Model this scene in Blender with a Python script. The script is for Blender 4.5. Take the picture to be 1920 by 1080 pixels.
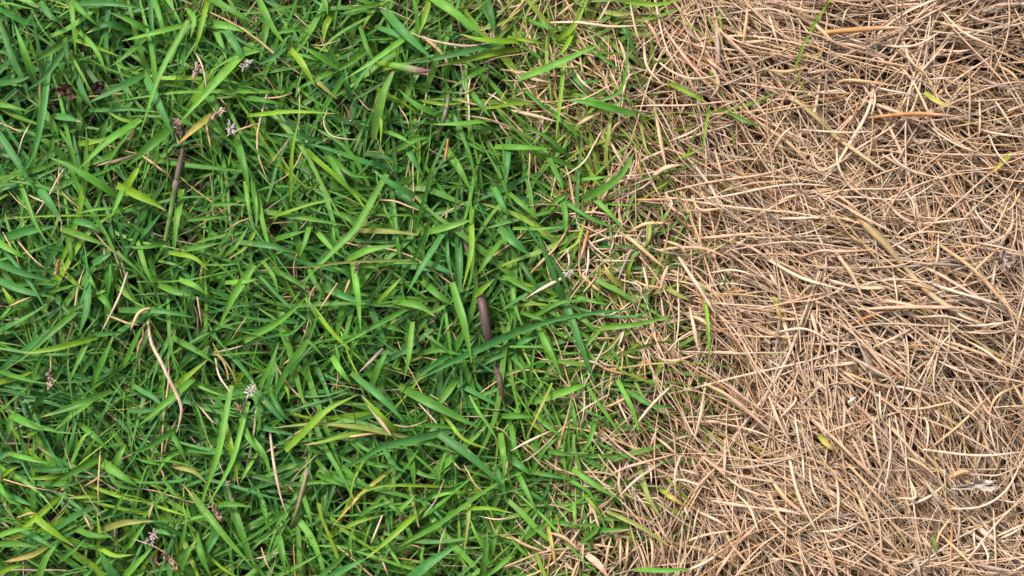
import bpy, math, random
import numpy as np
from mathutils import Vector

# ------------------------------------------------------------------ clear, camera, sky, sun, exposure
for o in list(bpy.data.objects):
    bpy.data.objects.remove(o)
scn = bpy.context.scene
COL = scn.collection
R = math.radians
MM = 0.001
CAM_H = 0.83            # camera height (m), looking straight down on the turf
ZREF = 0.030            # top of the canopy
PX = 0.25 * MM          # one photograph pixel at canopy height

cam_d = bpy.data.cameras.new('camera')
cam_d.sensor_width = 36.0
cam_d.lens = 36.0 * (CAM_H - ZREF) / (1920 * PX)
cam_d.clip_start = 0.01
cam_d.clip_end = 100.0
cam = bpy.data.objects.new('camera', cam_d)
cam.location = (0, 0, CAM_H)
COL.objects.link(cam)
scn.camera = cam

SUN_EL, SUN_AZ = R(50), R(-35)
w = bpy.data.worlds.new('World')
scn.world = w
w.use_nodes = True
nt = w.node_tree
nt.nodes.clear()
out = nt.nodes.new('ShaderNodeOutputWorld')
bg = nt.nodes.new('ShaderNodeBackground')
sky = nt.nodes.new('ShaderNodeTexSky')
sky.sky_type = 'NISHITA'
sky.sun_disc = False
sky.sun_elevation = SUN_EL
sky.sun_rotation = SUN_AZ
sky.dust_density = 5.0
sky.air_density = 1.0
bg.inputs['Strength'].default_value = 0.062
hs = nt.nodes.new('ShaderNodeHueSaturation')       # thin overcast: a paler sky
hs.inputs['Saturation'].default_value = 0.35
nt.links.new(sky.outputs[0], hs.inputs['Color'])
nt.links.new(hs.outputs[0], bg.inputs[0])
nt.links.new(bg.outputs[0], out.inputs[0])

sun_d = bpy.data.lights.new('sun', 'SUN')
sun_d.energy = 1.5
sun_d.angle = R(12)
sun_d.color = (1.0, 0.95, 0.87)
sun = bpy.data.objects.new('sun', sun_d)
dirv = Vector((math.sin(SUN_AZ) * math.cos(SUN_EL), math.cos(SUN_AZ) * math.cos(SUN_EL), math.sin(SUN_EL)))
sun.rotation_euler = dirv.to_track_quat('Z', 'Y').to_euler()
sun.location = (0, 0, 2)
COL.objects.link(sun)

scn.view_settings.view_transform = 'Standard'
scn.view_settings.look = 'None'
scn.view_settings.exposure = 2.0
scn.view_settings.gamma = 1.0

rng = np.random.default_rng(11)
prn = random.Random(5)

# ------------------------------------------------------------------ helpers
def tag(o, label=None, cat=None, group=None, kind=None):
    if label: o['label'] = label
    if cat: o['category'] = cat
    if group: o['group'] = group
    if kind: o['kind'] = kind
    return o

def to_world(px, py, z):
    """photograph pixel (1920x1080) seen at real height z (m) -> world x, y"""
    k = PX * (CAM_H - z) / (CAM_H - ZREF)
    return (np.asarray(px) - 960) * k, (540 - np.asarray(py)) * k

# value noise on a lattice, used for clumps and flow
def make_noise(seed, cell):
    r = np.random.default_rng(seed)
    g = r.random((64, 64))
    def f(x, y):
        u = np.asarray(x) / cell + 31.3
        v = np.asarray(y) / cell + 29.7
        i = np.floor(u).astype(int); j = np.floor(v).astype(int)
        a = u - i; b = v - j
        a = a * a * (3 - 2 * a); b = b * b * (3 - 2 * b)
        i0 = i % 64; i1 = (i + 1) % 64; j0 = j % 64; j1 = (j + 1) % 64
        return (g[i0, j0] * (1 - a) * (1 - b) + g[i1, j0] * a * (1 - b) + g[i0, j1] * (1 - a) * b + g[i1, j1] * a * b)
    return f

def new_material(name, kind):
    m = bpy.data.materials.new(name)
    m.use_nodes = True
    n = m.node_tree; N = n.nodes; L = n.links
    N.clear()
    o = N.new('ShaderNodeOutputMaterial')
    p = N.new('ShaderNodeBsdfPrincipled')
    at = N.new('ShaderNodeAttribute'); at.attribute_name = 'col'
    uv = N.new('ShaderNodeUVMap'); uv.uv_map = 'uv'
    mp = N.new('ShaderNodeMapping'); mp.inputs['Scale'].default_value = (7.0 if kind == 'green' else 4.0, 1.0, 1.0)
    ns = N.new('ShaderNodeTexNoise'); ns.inputs['Scale'].default_value = 1.6; ns.inputs['Detail'].default_value = 3
    L.new(uv.outputs[0], mp.inputs[0]); L.new(mp.outputs[0], ns.inputs['Vector'])
    # blotches along the blade
    tc = N.new('ShaderNodeTexCoord')
    nb = N.new('ShaderNodeTexNoise'); nb.inputs['Scale'].default_value = 170 if kind == 'green' else 260
    nb.inputs['Detail'].default_value = 4
    geo = N.new('ShaderNodeNewGeometry')
    L.new(geo.outputs['Position'], nb.inputs['Vector'])
    mr = N.new('ShaderNodeMapRange')
    mr.inputs['From Min'].default_value = 0.3; mr.inputs['From Max'].default_value = 0.7
    mr.inputs['To Min'].default_value = 0.74 if kind == 'green' else 0.72
    mr.inputs['To Max'].default_value = 1.22 if kind == 'green' else 1.2
    L.new(ns.outputs[0], mr.inputs[0])
    mb = N.new('ShaderNodeMapRange')
    mb.inputs['From Min'].default_value = 0.3; mb.inputs['From Max'].default_value = 0.7
    mb.inputs['To Min'].default_value = 0.82 if kind == 'green' else 0.74
    mb.inputs['To Max'].default_value = 1.15
    L.new(nb.outputs[0], mb.inputs[0])
    mu = N.new('ShaderNodeMath'); mu.operation = 'MULTIPLY'
    L.new(mr.outputs[0], mu.inputs[0]); L.new(mb.outputs[0], mu.inputs[1])
    sc = N.new('ShaderNodeVectorMath'); sc.operation = 'SCALE'
    L.new(at.outputs['Color'], sc.inputs[0]); L.new(mu.outputs[0], sc.inputs['Scale'])
    nsp = N.new('ShaderNodeTexNoise'); nsp.inputs['Scale'].default_value = 330; nsp.inputs['Detail'].default_value = 2
    L.new(geo.outputs['Position'], nsp.inputs['Vector'])
    msp = N.new('ShaderNodeMapRange'); msp.inputs['From Min'].default_value = .68; msp.inputs['From Max'].default_value = .76
    msp.inputs['To Max'].default_value = .75
    L.new(nsp.outputs[0], msp.inputs[0])
    mxc = N.new('ShaderNodeMix'); mxc.data_type = 'RGBA'
    L.new(msp.outputs[0], mxc.inputs[0]); L.new(sc.outputs[0], mxc.inputs[6])
    mxc.inputs[7].default_value = (.20, .17, .05, 1) if kind == 'green' else (.10, .065, .04, 1)
    sc = mxc
    L.new(mxc.outputs[2], p.inputs['Base Color'])
    bp = N.new('ShaderNodeBump'); bp.inputs['Strength'].default_value = 0.35; bp.inputs['Distance'].default_value = 0.0002
    L.new(ns.outputs[0], bp.inputs['Height']); L.new(bp.outputs[0], p.inputs['Normal'])
    p.inputs['Roughness'].default_value = 0.45 if kind == 'green' else 0.55
    p.inputs['Specular IOR Level'].default_value = 0.18 if kind == 'green' else 0.18
    tr = N.new('ShaderNodeBsdfTranslucent')
    L.new(sc.outputs[2], tr.inputs['Color'])
    mx = N.new('ShaderNodeMixShader'); mx.inputs[0].default_value = 0.18 if kind == 'green' else 0.06
    L.new(p.outputs[0], mx.inputs[1]); L.new(tr.outputs[0], mx.inputs[2])
    L.new(mx.outputs[0], o.inputs[0])
    return m

M_GREEN = new_material('living_blade', 'green')
M_DRY = new_material('dead_blade', 'dry')

def soil_material():
    m = bpy.data.materials.new('dark_soil'); m.use_nodes = True
    N = m.node_tree.nodes; L = m.node_tree.links; p = N['Principled BSDF']
    geo = N.new('ShaderNodeNewGeometry')
    ns = N.new('ShaderNodeTexNoise'); ns.inputs['Scale'].default_value = 120; ns.inputs['Detail'].default_value = 8
    L.new(geo.outputs['Position'], ns.inputs['Vector'])
    cr = N.new('ShaderNodeValToRGB')
    cr.color_ramp.elements[0].position = 0.35; cr.color_ramp.elements[0].color = (0.012, 0.009, 0.006, 1)
    cr.color_ramp.elements[1].position = 0.7; cr.color_ramp.elements[1].color = (0.05, 0.034, 0.022, 1)
    L.new(ns.outputs[0], cr.inputs[0]); L.new(cr.outputs[0], p.inputs['Base Color'])
    bp = N.new('ShaderNodeBump'); bp.inputs['Distance'].default_value = 0.003
    L.new(ns.outputs[0], bp.inputs['Height']); L.new(bp.outputs[0], p.inputs['Normal'])
    p.inputs['Roughness'].default_value = 0.95
    return m

# ------------------------------------------------------------------ ribbons
SECT = {
    'v': np.array([(-1, .30), (-.5, .06), (0, 0), (.5, .06), (1, .30)]),       # folded along the midrib
    'v3': np.array([(-1, .26), (0, 0), (1, .26)]),
    'a': np.array([(-.95, -1.0), (-.6, -.2), (0, .15), (.6, -.2), (.95, -1.0)]),  # rolled dead blade
    'a3': np.array([(-.95, -1.0), (-.45, 0), (.45, 0), (.95, -1.0)]),
}
def ribbon_arrays(P, hw, prof, sect, roll, col, voff):
    """P (M,S,3) centre lines, hw (M,) half widths, prof (M,S), roll (M,S), col (M,S,3)"""
    M, S, _ = P.shape
    T = np.gradient(P, axis=1)
    ch = P[:, -1] - P[:, 0]
    Th = T[..., :2] + 0.02 * ch[:, None, :2]
    Th /= np.linalg.norm(Th, axis=-1, keepdims=True) + 1e-12
    side = np.stack([-Th[..., 1], Th[..., 0], np.zeros_like(Th[..., 0])], -1)
    T /= np.linalg.norm(T, axis=-1, keepdims=True) + 1e-12
    n = np.cross(T, side)
    n /= np.linalg.norm(n, axis=-1, keepdims=True) + 1e-12
    c, s = np.cos(roll)[..., None], np.sin(roll)[..., None]
    sd = side * c + n * s
    nn = n * c - side * s
    W = (hw[:, None] * prof)[..., None]
    sec = SECT[sect]; K = len(sec)
    V = np.empty((M, S, K, 3))
    for k, (a, b) in enumerate(sec):
        V[:, :, k] = P + sd * W * a + nn * W * b
    seg = np.linalg.norm(np.diff(P, axis=1), axis=-1)
    d = np.concatenate([np.zeros((M, 1)), np.cumsum(seg, 1)], 1) / 0.02
    UV = np.empty((M, S, K, 2))
    UV[..., 0] = ((sec[:, 0] + 1) / 2)[None, None, :] + voff[:, None, None]
    UV[..., 1] = (d + voff[:, None] * 3)[:, :, None]
    C = np.ones((M, S, K, 4)); C[..., :3] = col[:, :, None, :]
    idx = np.arange(M * S * K).reshape(M, S, K)
    F = np.stack([idx[:, :-1, :-1], idx[:, :-1, 1:], idx[:, 1:, 1:], idx[:, 1:, :-1]], -1).reshape(-1, 4)
    return V.reshape(-1, 3), F, UV.reshape(-1, 2), C.reshape(-1, 4)

def mesh_from(name, parts, mats, midx=None, origin=None):
    off = 0; Vs = []; Fs = []; Us = []; Cs = []; Ms = []
    for q, (V, F, U, C) in enumerate(parts):
        Vs.append(V); Fs.append(F + off); Us.append(U); Cs.append(C); off += len(V)
        Ms.append(np.full(len(F), 0 if midx is None else midx[q], np.int32))
    V = np.concatenate(Vs); F = np.concatenate(Fs); U = np.concatenate(Us); C = np.concatenate(Cs); MI = np.concatenate(Ms)
    if origin is not None: V = V - np.array(origin)
    me = bpy.data.meshes.new(name)
    me.vertices.add(len(V)); me.vertices.foreach_set('co', V.astype(np.float32).ravel())
    me.loops.add(F.size); me.loops.foreach_set('vertex_index', F.astype(np.int32).ravel())
    me.polygons.add(len(F))
    me.polygons.foreach_set('loop_start', np.arange(0, F.size, 4, dtype=np.int32))
    me.polygons.foreach_set('use_smooth', np.ones(len(F), bool))
    for m in mats: me.materials.append(m)
    me.polygons.foreach_set('material_index', MI)
    uvl = me.uv_layers.new(name='uv')
    uvl.data.foreach_set('uv', U[F.ravel()].astype(np.float32).ravel())
    ca = me.color_attributes.new('col', 'FLOAT_COLOR', 'POINT')
    ca.data.foreach_set('color', C.astype(np.float32).ravel())
    me.update()
    o = bpy.data.objects.new(name, me)
    if origin is not None: o.location = origin
    COL.objects.link(o)
    return o

def tube_arrays(P, rad, col, K=10, squash=1.0, rings=None):
    """closed tube along P (S,3) with radii (S,)"""
    P = np.asarray(P, float); S = len(P)
    T = np.gradient(P, axis=0); T /= np.linalg.norm(T, axis=-1, keepdims=True) + 1e-12
    up = np.array([0, 0, 1.0]); side = np.cross(up, T)
    bad = np.linalg.norm(side, axis=-1) < 0.05
    side[bad] = (1, 0, 0)
    side /= np.linalg.norm(side, axis=-1, keepdims=True)
    nn = np.cross(T, side)
    a = np.linspace(0, 2 * np.pi, K + 1)
    V = P[:, None] + np.asarray(rad)[:, None, None] * (side[:, None] * np.cos(a)[None, :, None] + squash * nn[:, None] * np.sin(a)[None, :, None])
    d = np.concatenate([[0], np.cumsum(np.linalg.norm(np.diff(P, axis=0), axis=-1))]) / 0.02
    UV = np.empty((S, K + 1, 2)); UV[..., 0] = (a / (2 * np.pi))[None]; UV[..., 1] = d[:, None]
    C = np.ones((S, K + 1, 4)); C[..., :3] = np.asarray(col)[:, None, :] if np.ndim(col) == 2 else np.asarray(col)
    idx = np.arange(S * (K + 1)).reshape(S, K + 1)
    F = np.stack([idx[:-1, :-1], idx[1:, :-1], idx[1:, 1:], idx[:-1, 1:]], -1).reshape(-1, 4)
    return V.reshape(-1, 3), F, UV.reshape(-1, 2), C.reshape(-1, 4)

def curve(pts, S):
    """smooth (Catmull-Rom, centripetal-ish) resample of control points (n,k) to S samples"""
    p = np.asarray(pts, float)
    if len(p) == 2: p = np.array([p[0], (p[0] + p[1]) / 2, p[1]])
    q = np.vstack([2 * p[0] - p[1], p, 2 * p[-1] - p[-2]])
    out = []
    for i in range(1, len(q) - 2):
        t = np.linspace(0, 1, 24, endpoint=False)[:, None]
        a, b, c, d = q[i - 1], q[i], q[i + 1], q[i + 2]
        out.append(.5 * ((2 * b) + (-a + c) * t + (2 * a - 5 * b + 4 * c - d) * t ** 2 + (-a + 3 * b - 3 * c + d) * t ** 3))
    out.append(q[-2][None]); out = np.vstack(out)
    L = np.concatenate([[0], np.cumsum(np.linalg.norm(np.diff(out, axis=0), axis=1))])
    s = np.linspace(0, L[-1], S)
    return np.stack([np.interp(s, L, out[:, k]) for k in range(p.shape[1])], 1)

# ------------------------------------------------------------------ colours (real surface colours, linear)
PAL = {
    'g': (0.082, 0.243, 0.026), 'b': (0.064, 0.225, 0.046), 'l': (0.130, 0.325, 0.038), 'y': (0.190, 0.345, 0.020),
    'd': (0.038, 0.145, 0.022), 'o': (0.270, 0.300, 0.070), 'e': (0.420, 0.330, 0.075),
    't': (0.660, 0.425, 0.225), 'p': (0.730, 0.465, 0.305), 'c': (0.760, 0.560, 0.400), 'r': (0.560, 0.255, 0.095),
    'n': (0.180, 0.095, 0.042), 'a': (0.430, 0.335, 0.255), 'w': (0.760, 0.680, 0.560),
}
for k in PAL: PAL[k] = np.array(PAL[k]) * 0.62
GREENS = 'gblydo'

# ------------------------------------------------------------------ where the living turf gives way to the dead
BND_Y = np.array([-600, 0, 80, 150, 300, 450, 600, 750, 900, 1080, 1700])
BND_X = np.array([1020, 1085, 1110, 1140, 1170, 1190, 1222, 1205, 1165, 1120, 1050])
n_clump = make_noise(3, 55.0); n_big = make_noise(4, 220.0); n_flow = make_noise(7, 170.0); n_col = make_noise(9, 150.0)
n_h = make_noise(12, 75.0); n_fine = make_noise(15, 28.0)
def green_amount(px, py):
    b = np.interp(py, BND_Y, BND_X) + (n_clump(px, py) - .5) * 90 + (n_fine(px, py) - .5) * 50
    wdt = np.interp(py, [0, 250, 500, 1080], [60, 46, 34, 40])
    return 1 / (1 + np.exp(-(b - px) / wdt))
HOLES = [(95, 150, 45), (290, 60, 30), (230, 205, 22), (1180, 75, 22), (1243, 785, 26), (1190, 850, 20), (1793, 172, 30),
         (1862, 235, 34), (1818, 300, 22), (1800, 470, 20), (1895, 460, 24), (1765, 690, 20), (1890, 930, 46), (1845, 880, 26),
         (1858, 830, 24), (1265, 505, 16), (1470, 610, 24), (1345, 265, 18), (905, 790, 22), (912, 690, 18), (430, 650, 20),
         (145, 455, 26), (690, 690, 26), (1600, 990, 22), (1905, 760, 22), (1880, 1020, 28), (1850, 120, 18), (720, 150, 14),
         (170, 850, 24), (545, 900, 16), (225, 330, 24), (430, 485, 18), (660, 930, 18), (1130, 1000, 18), (870, 470, 14)]
def hole_amount(px, py):
    h = np.zeros(np.shape(px))
    for x, y, r in HOLES:
        h = np.maximum(h, np.exp(-((px - x) ** 2 + (py - y) ** 2) / (2 * (r * 1.1) ** 2)))
    return h

def sample_sites(n, dens, x0, x1, y0, y1):
    X = []; Y = []; got = 0
    while got < n:
        x = rng.uniform(x0, x1, n); y = rng.uniform(y0, y1, n)
        k = rng.random(n) < dens(x, y)
        X.append(x[k]); Y.append(y[k]); got += k.sum()
    return np.concatenate(X)[:n], np.concatenate(Y)[:n]

def grow(cx, cy, L, az, e0, e1, curl, ztop, S, zlow=2.0, based=False):
    """centre lines in mm-space; (cx,cy) is the photo pixel over the blade's middle; ztop (mm) peak height"""
    M = len(cx)
    s = np.linspace(0, 1, S)[None]
    el = e0[:, None] + (e1 - e0)[:, None] * s ** 0.8
    a = az[:, None] + curl[:, None] * (s - .5) + 0.12 * np.sin(s * 7 + rng.uniform(0, 6.28, (M, 1)))
    ds = (L / (S - 1))[:, None]
    dx = np.cos(el) * np.cos(a) * ds; dy = np.cos(el) * np.sin(a) * ds; dz = np.sin(el) * ds
    x = np.cumsum(dx, 1) - dx[:, :1]; y = np.cumsum(dy, 1) - dy[:, :1]; z = np.cumsum(dz, 1) - dz[:, :1]
    if not based: x -= x.mean(1, keepdims=True); y -= y.mean(1, keepdims=True)
    z += (ztop - z.max(1))[:, None]
    lo = z.min(1)
    sc = np.where(lo < zlow, (ztop - zlow) / np.maximum(ztop - lo, 1e-3), 1.0)
    z = ztop[:, None] - (ztop[:, None] - z) * sc[:, None]
    k = 0.25 * (CAM_H - ztop * MM) / (CAM_H - ZREF)
    wx = ((cx - 960) * k)[:, None] + x; wy = ((540 - cy) * k)[:, None] + y
    return np.stack([wx, wy, z], -1) * MM

def green_prof(S, M):
    s = np.linspace(0, 1, S)[None]
    a = rng.uniform(1.5, 3.0, (M, 1))
    pr = (0.7 + 0.3 * np.clip(s / .3, 0, 1)) * np.clip(1 - s ** a, 0.02, 1) * 1.08
    return pr
def dry_prof(S, M):
    s = np.linspace(0, 1, S)[None]
    return (0.7 + 0.3 * np.sin(np.pi * s)) * np.clip(1.02 - s ** rng.uniform(3, 9, (M, 1)), 0.12, 1)

def green_colours(px, py, M, S, dark=1.0):
    base = np.array([PAL[k] for k in 'gblyd'])
    yel = np.clip(0.05 + 0.30 * np.clip((py - 850) / 300, 0, 1) + 1.0 * (1 - green_amount(px - 0, py)) + .35 * np.clip((px - 800) / 400, 0, 1) * np.clip(1 - py / 500, 0, 1) + 0.35 * (n_col(px, py) - .4), 0, .8)
    blu = np.clip(0.5 - 0.6 * (n_col(px + 900, py)) + 0.25 * np.clip((900 - px) / 900, 0, 1), 0.05, .8)
    r = rng.random(M)
    c = np.where((r < yel * .55)[:, None], base[3], np.where((r < yel)[:, None], base[2], base[0]))
    r2 = rng.random(M)
    isg = (r >= yel)
    c = np.where((isg & (r2 < blu))[:, None], base[1], c)
    c = np.where((isg & (r2 > .86))[:, None], base[4], c)
    c = np.where((isg & (r2 > .68) & (r2 < .86))[:, None], base[2] * .9, c)
    # dying back towards the dead patch: the leaves yellow
    f = (np.clip(1.5 * (1 - green_amount(px + 25, py)) + .5 * np.clip((px - 820) / 300, 0, 1) * np.clip(1 - py / 380, 0, 1), 0, .85) * rng.uniform(.1, 1, M) ** .7)[:, None]
    c = c * (1 - f) + np.array([.165, .190, .030]) * f
    c = c * rng.uniform(0.78, 1.18, (M, 1)) * (1 + rng.uniform(-.06, .06, (M, 3)))
    s = np.linspace(0, 1, S)[None, :, None]
    C = np.repeat(c[:, None], S, 1)
    # pale yellowish sheath end, some scorched tips
    C = C * (1 - .35 * np.clip(.22 - s, 0, 1) / .22) + np.array([.12, .16, .035]) * .35 * np.clip(.22 - s, 0, 1) / .22
    scorch = (rng.random(M) < 0.13 + .25 * (1 - green_amount(px, py)))[:, None, None] * np.clip((s - rng.uniform(.75, .95, (M, 1, 1))) / .08, 0, 1)
    C = C * (1 - scorch) + PAL['t'] * .85 * scorch
    return C

def dry_colours(px, py, M, S, gap_shade):
    """deep 0..1: aged thatch low in the mat is browner, with gap shade painted in"""
    pal = np.array([PAL['p'], PAL['t'], PAL['c'], PAL['a'], PAL['r'], PAL['n'], PAL['e']])
    warm = np.clip(1.12 - (px - 1000) / 850 + (n_col(px, py) - .5) * .8 - np.clip((py - 700) / 700, 0, 1) * .3, 0, 1)
    edge = np.clip((np.interp(py, BND_Y, BND_X) + 40 - px) / 160, 0, 1)
    P = np.stack([.34 + .16 * warm - .22 * edge, .18 + .12 * warm + .40 * edge, .44 - .14 * warm + .06 * edge, .24 - .21 * warm, .01 + .05 * warm, .05 + 0 * warm, .015 + .09 * edge], 1).clip(.005, 1)
    P[:, 5] += .9 * gap_shade; P[:, 4] += .08 * gap_shade
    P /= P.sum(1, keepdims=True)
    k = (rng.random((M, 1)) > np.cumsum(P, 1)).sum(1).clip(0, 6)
    c = pal[k] * rng.uniform(.72, 1.12, (M, 1)) * (1 - .25 * gap_shade[:, None])  # shade between the straws put into the colour: lower ones darkened
    c2 = pal[rng.integers(0, 4, M)]
    s = np.linspace(0, 1, S)[None, :, None]
    C = c[:, None] * (1 - .3 * s) + c2[:, None] * .3 * s
    return C

X0, X1, Y0, Y1 = -330, 2250, -330, 1410        # the mat goes well past the frame
def ring(x, y):
    return np.where((x > X0 - 20) & (x < X1 + 20) & (y > Y0 - 20) & (y < Y1 + 20), 0.0, 1.0)
def green_layer(n, Lr, Wr, Zr, S, tuft=0, far=False, border=False):
    cx, cy = sample_sites(n, lambda x, y: (np.exp(-((np.interp(y, BND_Y, BND_X) - 105 - x) / np.interp(y, [0, 350, 1080], [120, 75, 65])) ** 2) if border else 1) * green_amount(x - np.interp(y, [0, 350, 600], [48, 26, 12]), y) ** .8 * (1 - .75 * hole_amount(x, y)) * np.where((x < -60) | (y < -60) | (y > 1140), .55, 1) + .004 * (x < 1500), X0, 1560, Y0, Y1) if not far else sample_sites(n, lambda x, y: green_amount(x, np.clip(y, -500, 1500)) * ring(x, y), -2400, 1500, -2400, 3400)
    M = n
    if tuft:
        sh = np.arange(M) // tuft * tuft
        cx = cx[sh] + rng.normal(0, 3, M); cy = cy[sh] + rng.normal(0, 3, M)
    ga = green_amount(cx, cy)
    L = rng.uniform(*Lr, M) * (.72 + .28 * ga); hw = rng.uniform(*Wr, M) * .5 * (.62 + .38 * ga)
    az = rng.uniform(0, 2 * np.pi, M)
    # loose local alignment
    az = np.where(rng.random(M) < .45, (n_flow(cx, cy) * 4.2 + rng.normal(0, .45, M)) + np.pi * rng.integers(0, 2, M), az)
    if tuft: az = az[sh] + rng.uniform(-1.0, 1.0, M)
    e0 = rng.uniform(R(8), R(52), M); e1 = rng.uniform(R(-28), R(22), M)
    zt = rng.uniform(*Zr, M) + (n_h(cx, cy) - .5) * 9 - 5 * hole_amount(cx, cy)
    P = grow(cx, cy, L, az, e0, e1, rng.normal(0, .38, M), zt, S, based=bool(tuft))
    C = green_colours(cx, cy, M, S)
    shaded = rng.random(M) < np.clip(.75 - zt / 22, 0, 1)
    C[shaded] = C[shaded] * .3 + PAL['d'] * .6  # low leaves painted darker to deepen the shade in the gaps
    roll = rng.normal(0, .42, (M, 1)) + rng.normal(0, .45, (M, 1)) * np.linspace(-.5, 1, S)[None]
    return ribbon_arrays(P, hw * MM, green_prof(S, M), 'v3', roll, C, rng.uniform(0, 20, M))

def flow_angle(px, py):
    """preferred lie of the dead straw: steep at the border and top, sweeping down to the right in the middle"""
    a = np.interp(px, [1100, 1250, 1400, 1600, 1920], [R(-70), R(-68), R(-40), R(-24), R(-32)])
    b = np.interp(py, [0, 120, 500, 1080], [R(18), R(0), R(-8), R(-20)])
    return a + b + (n_flow(px + 500, py) - .5) * 1.5
def dry_dens(x, y):
    return (1 - green_amount(x - np.interp(y, [0, 350, 600], [92, 66, 46]), y)) ** 1.4 * (1 - .9 * hole_amount(x, y)) * np.where((x > 1980) | (y < -60) | (y > 1140), .5, 1)
def dry_layer(n, Lr, Wr, Zr, S, dens=dry_dens, iso=.42, shade_bias=0.0, x0=780, far=False, tuft=0):
    cx, cy = sample_sites(n, dens, x0, X1, Y0, Y1) if not far else sample_sites(n, lambda x, y: (1 - green_amount(x, np.clip(y, -500, 1500))) * ring(x, y), 900, 4400, -2400, 3400)
    M = n
    if tuft:
        sh = np.arange(M) // tuft * tuft
        cx = cx[sh] + rng.normal(0, 5, M); cy = cy[sh] + rng.normal(0, 5, M)
    L = rng.uniform(*Lr, M) * rng.choice([.6, 1, 1, 1.25], M); hw = rng.uniform(*Wr, M) * .42
    hw *= np.where(rng.random(M) < .07, 1.7, 1)
    az = np.where(rng.random(M) < iso, rng.uniform(0, 2 * np.pi, M), flow_angle(cx, cy) + rng.normal(0, .33, M) + np.pi * (rng.random(M) < .3))
    if tuft: az = az[sh] + rng.normal(0, .30, M)
    e0 = rng.uniform(R(-4), R(34), M); e1 = rng.uniform(R(-30), R(8), M)
    zt = rng.uniform(*Zr, M) + (n_h(cx, cy) - .5) * 16 - 8 * hole_amount(cx, cy)
    zt = np.where(zt > 26, 26 + (zt - 26) * .35, zt)
    curl = rng.normal(0, .30, M) * np.where(rng.random(M) < .15, 2.4, 1)
    P = grow(cx, cy, L, az, e0, e1, curl, zt, S, based=bool(tuft))
    roll = rng.normal(0, .5, (M, 1)) + rng.normal(0, .5, (M, 1)) * np.linspace(-.5, 1, S)[None]
    gap_shade = np.clip(1 - zt / 25, 0, 1) * .7 + shade_bias  # the lower the straw, the more painted gap shade
    return ribbon_arrays(P, hw * MM, dry_prof(S, M), 'a3', roll, dry_colours(cx, cy, M, S, np.clip(gap_shade, 0, 1)), rng.uniform(0, 20, M))

# ------------------------------------------------------------------ ground
def build_ground():
    n = 60
    xs = np.sign(np.linspace(-1, 1, n)) * np.abs(np.linspace(-1, 1, n)) ** 2.2 * 30
    X, Y = np.meshgrid(xs, xs, indexing='ij')
    Z = -0.003 + 0.004 * (n_h(X / PX, Y / PX) - .5)
    V = np.stack([X, Y, Z], -1).reshape(-1, 3)
    idx = np.arange(n * n).reshape(n, n)
    F = np.stack([idx[:-1, :-1], idx[1:, :-1], idx[1:, 1:], idx[:-1, 1:]], -1).reshape(-1, 4)
    o = mesh_from('ground', [(V, F, V[:, :2], np.ones((len(V), 4)))], [soil_material()])
    tag(o, 'dark damp soil under the grass', 'ground', kind='structure')
build_ground()

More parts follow.
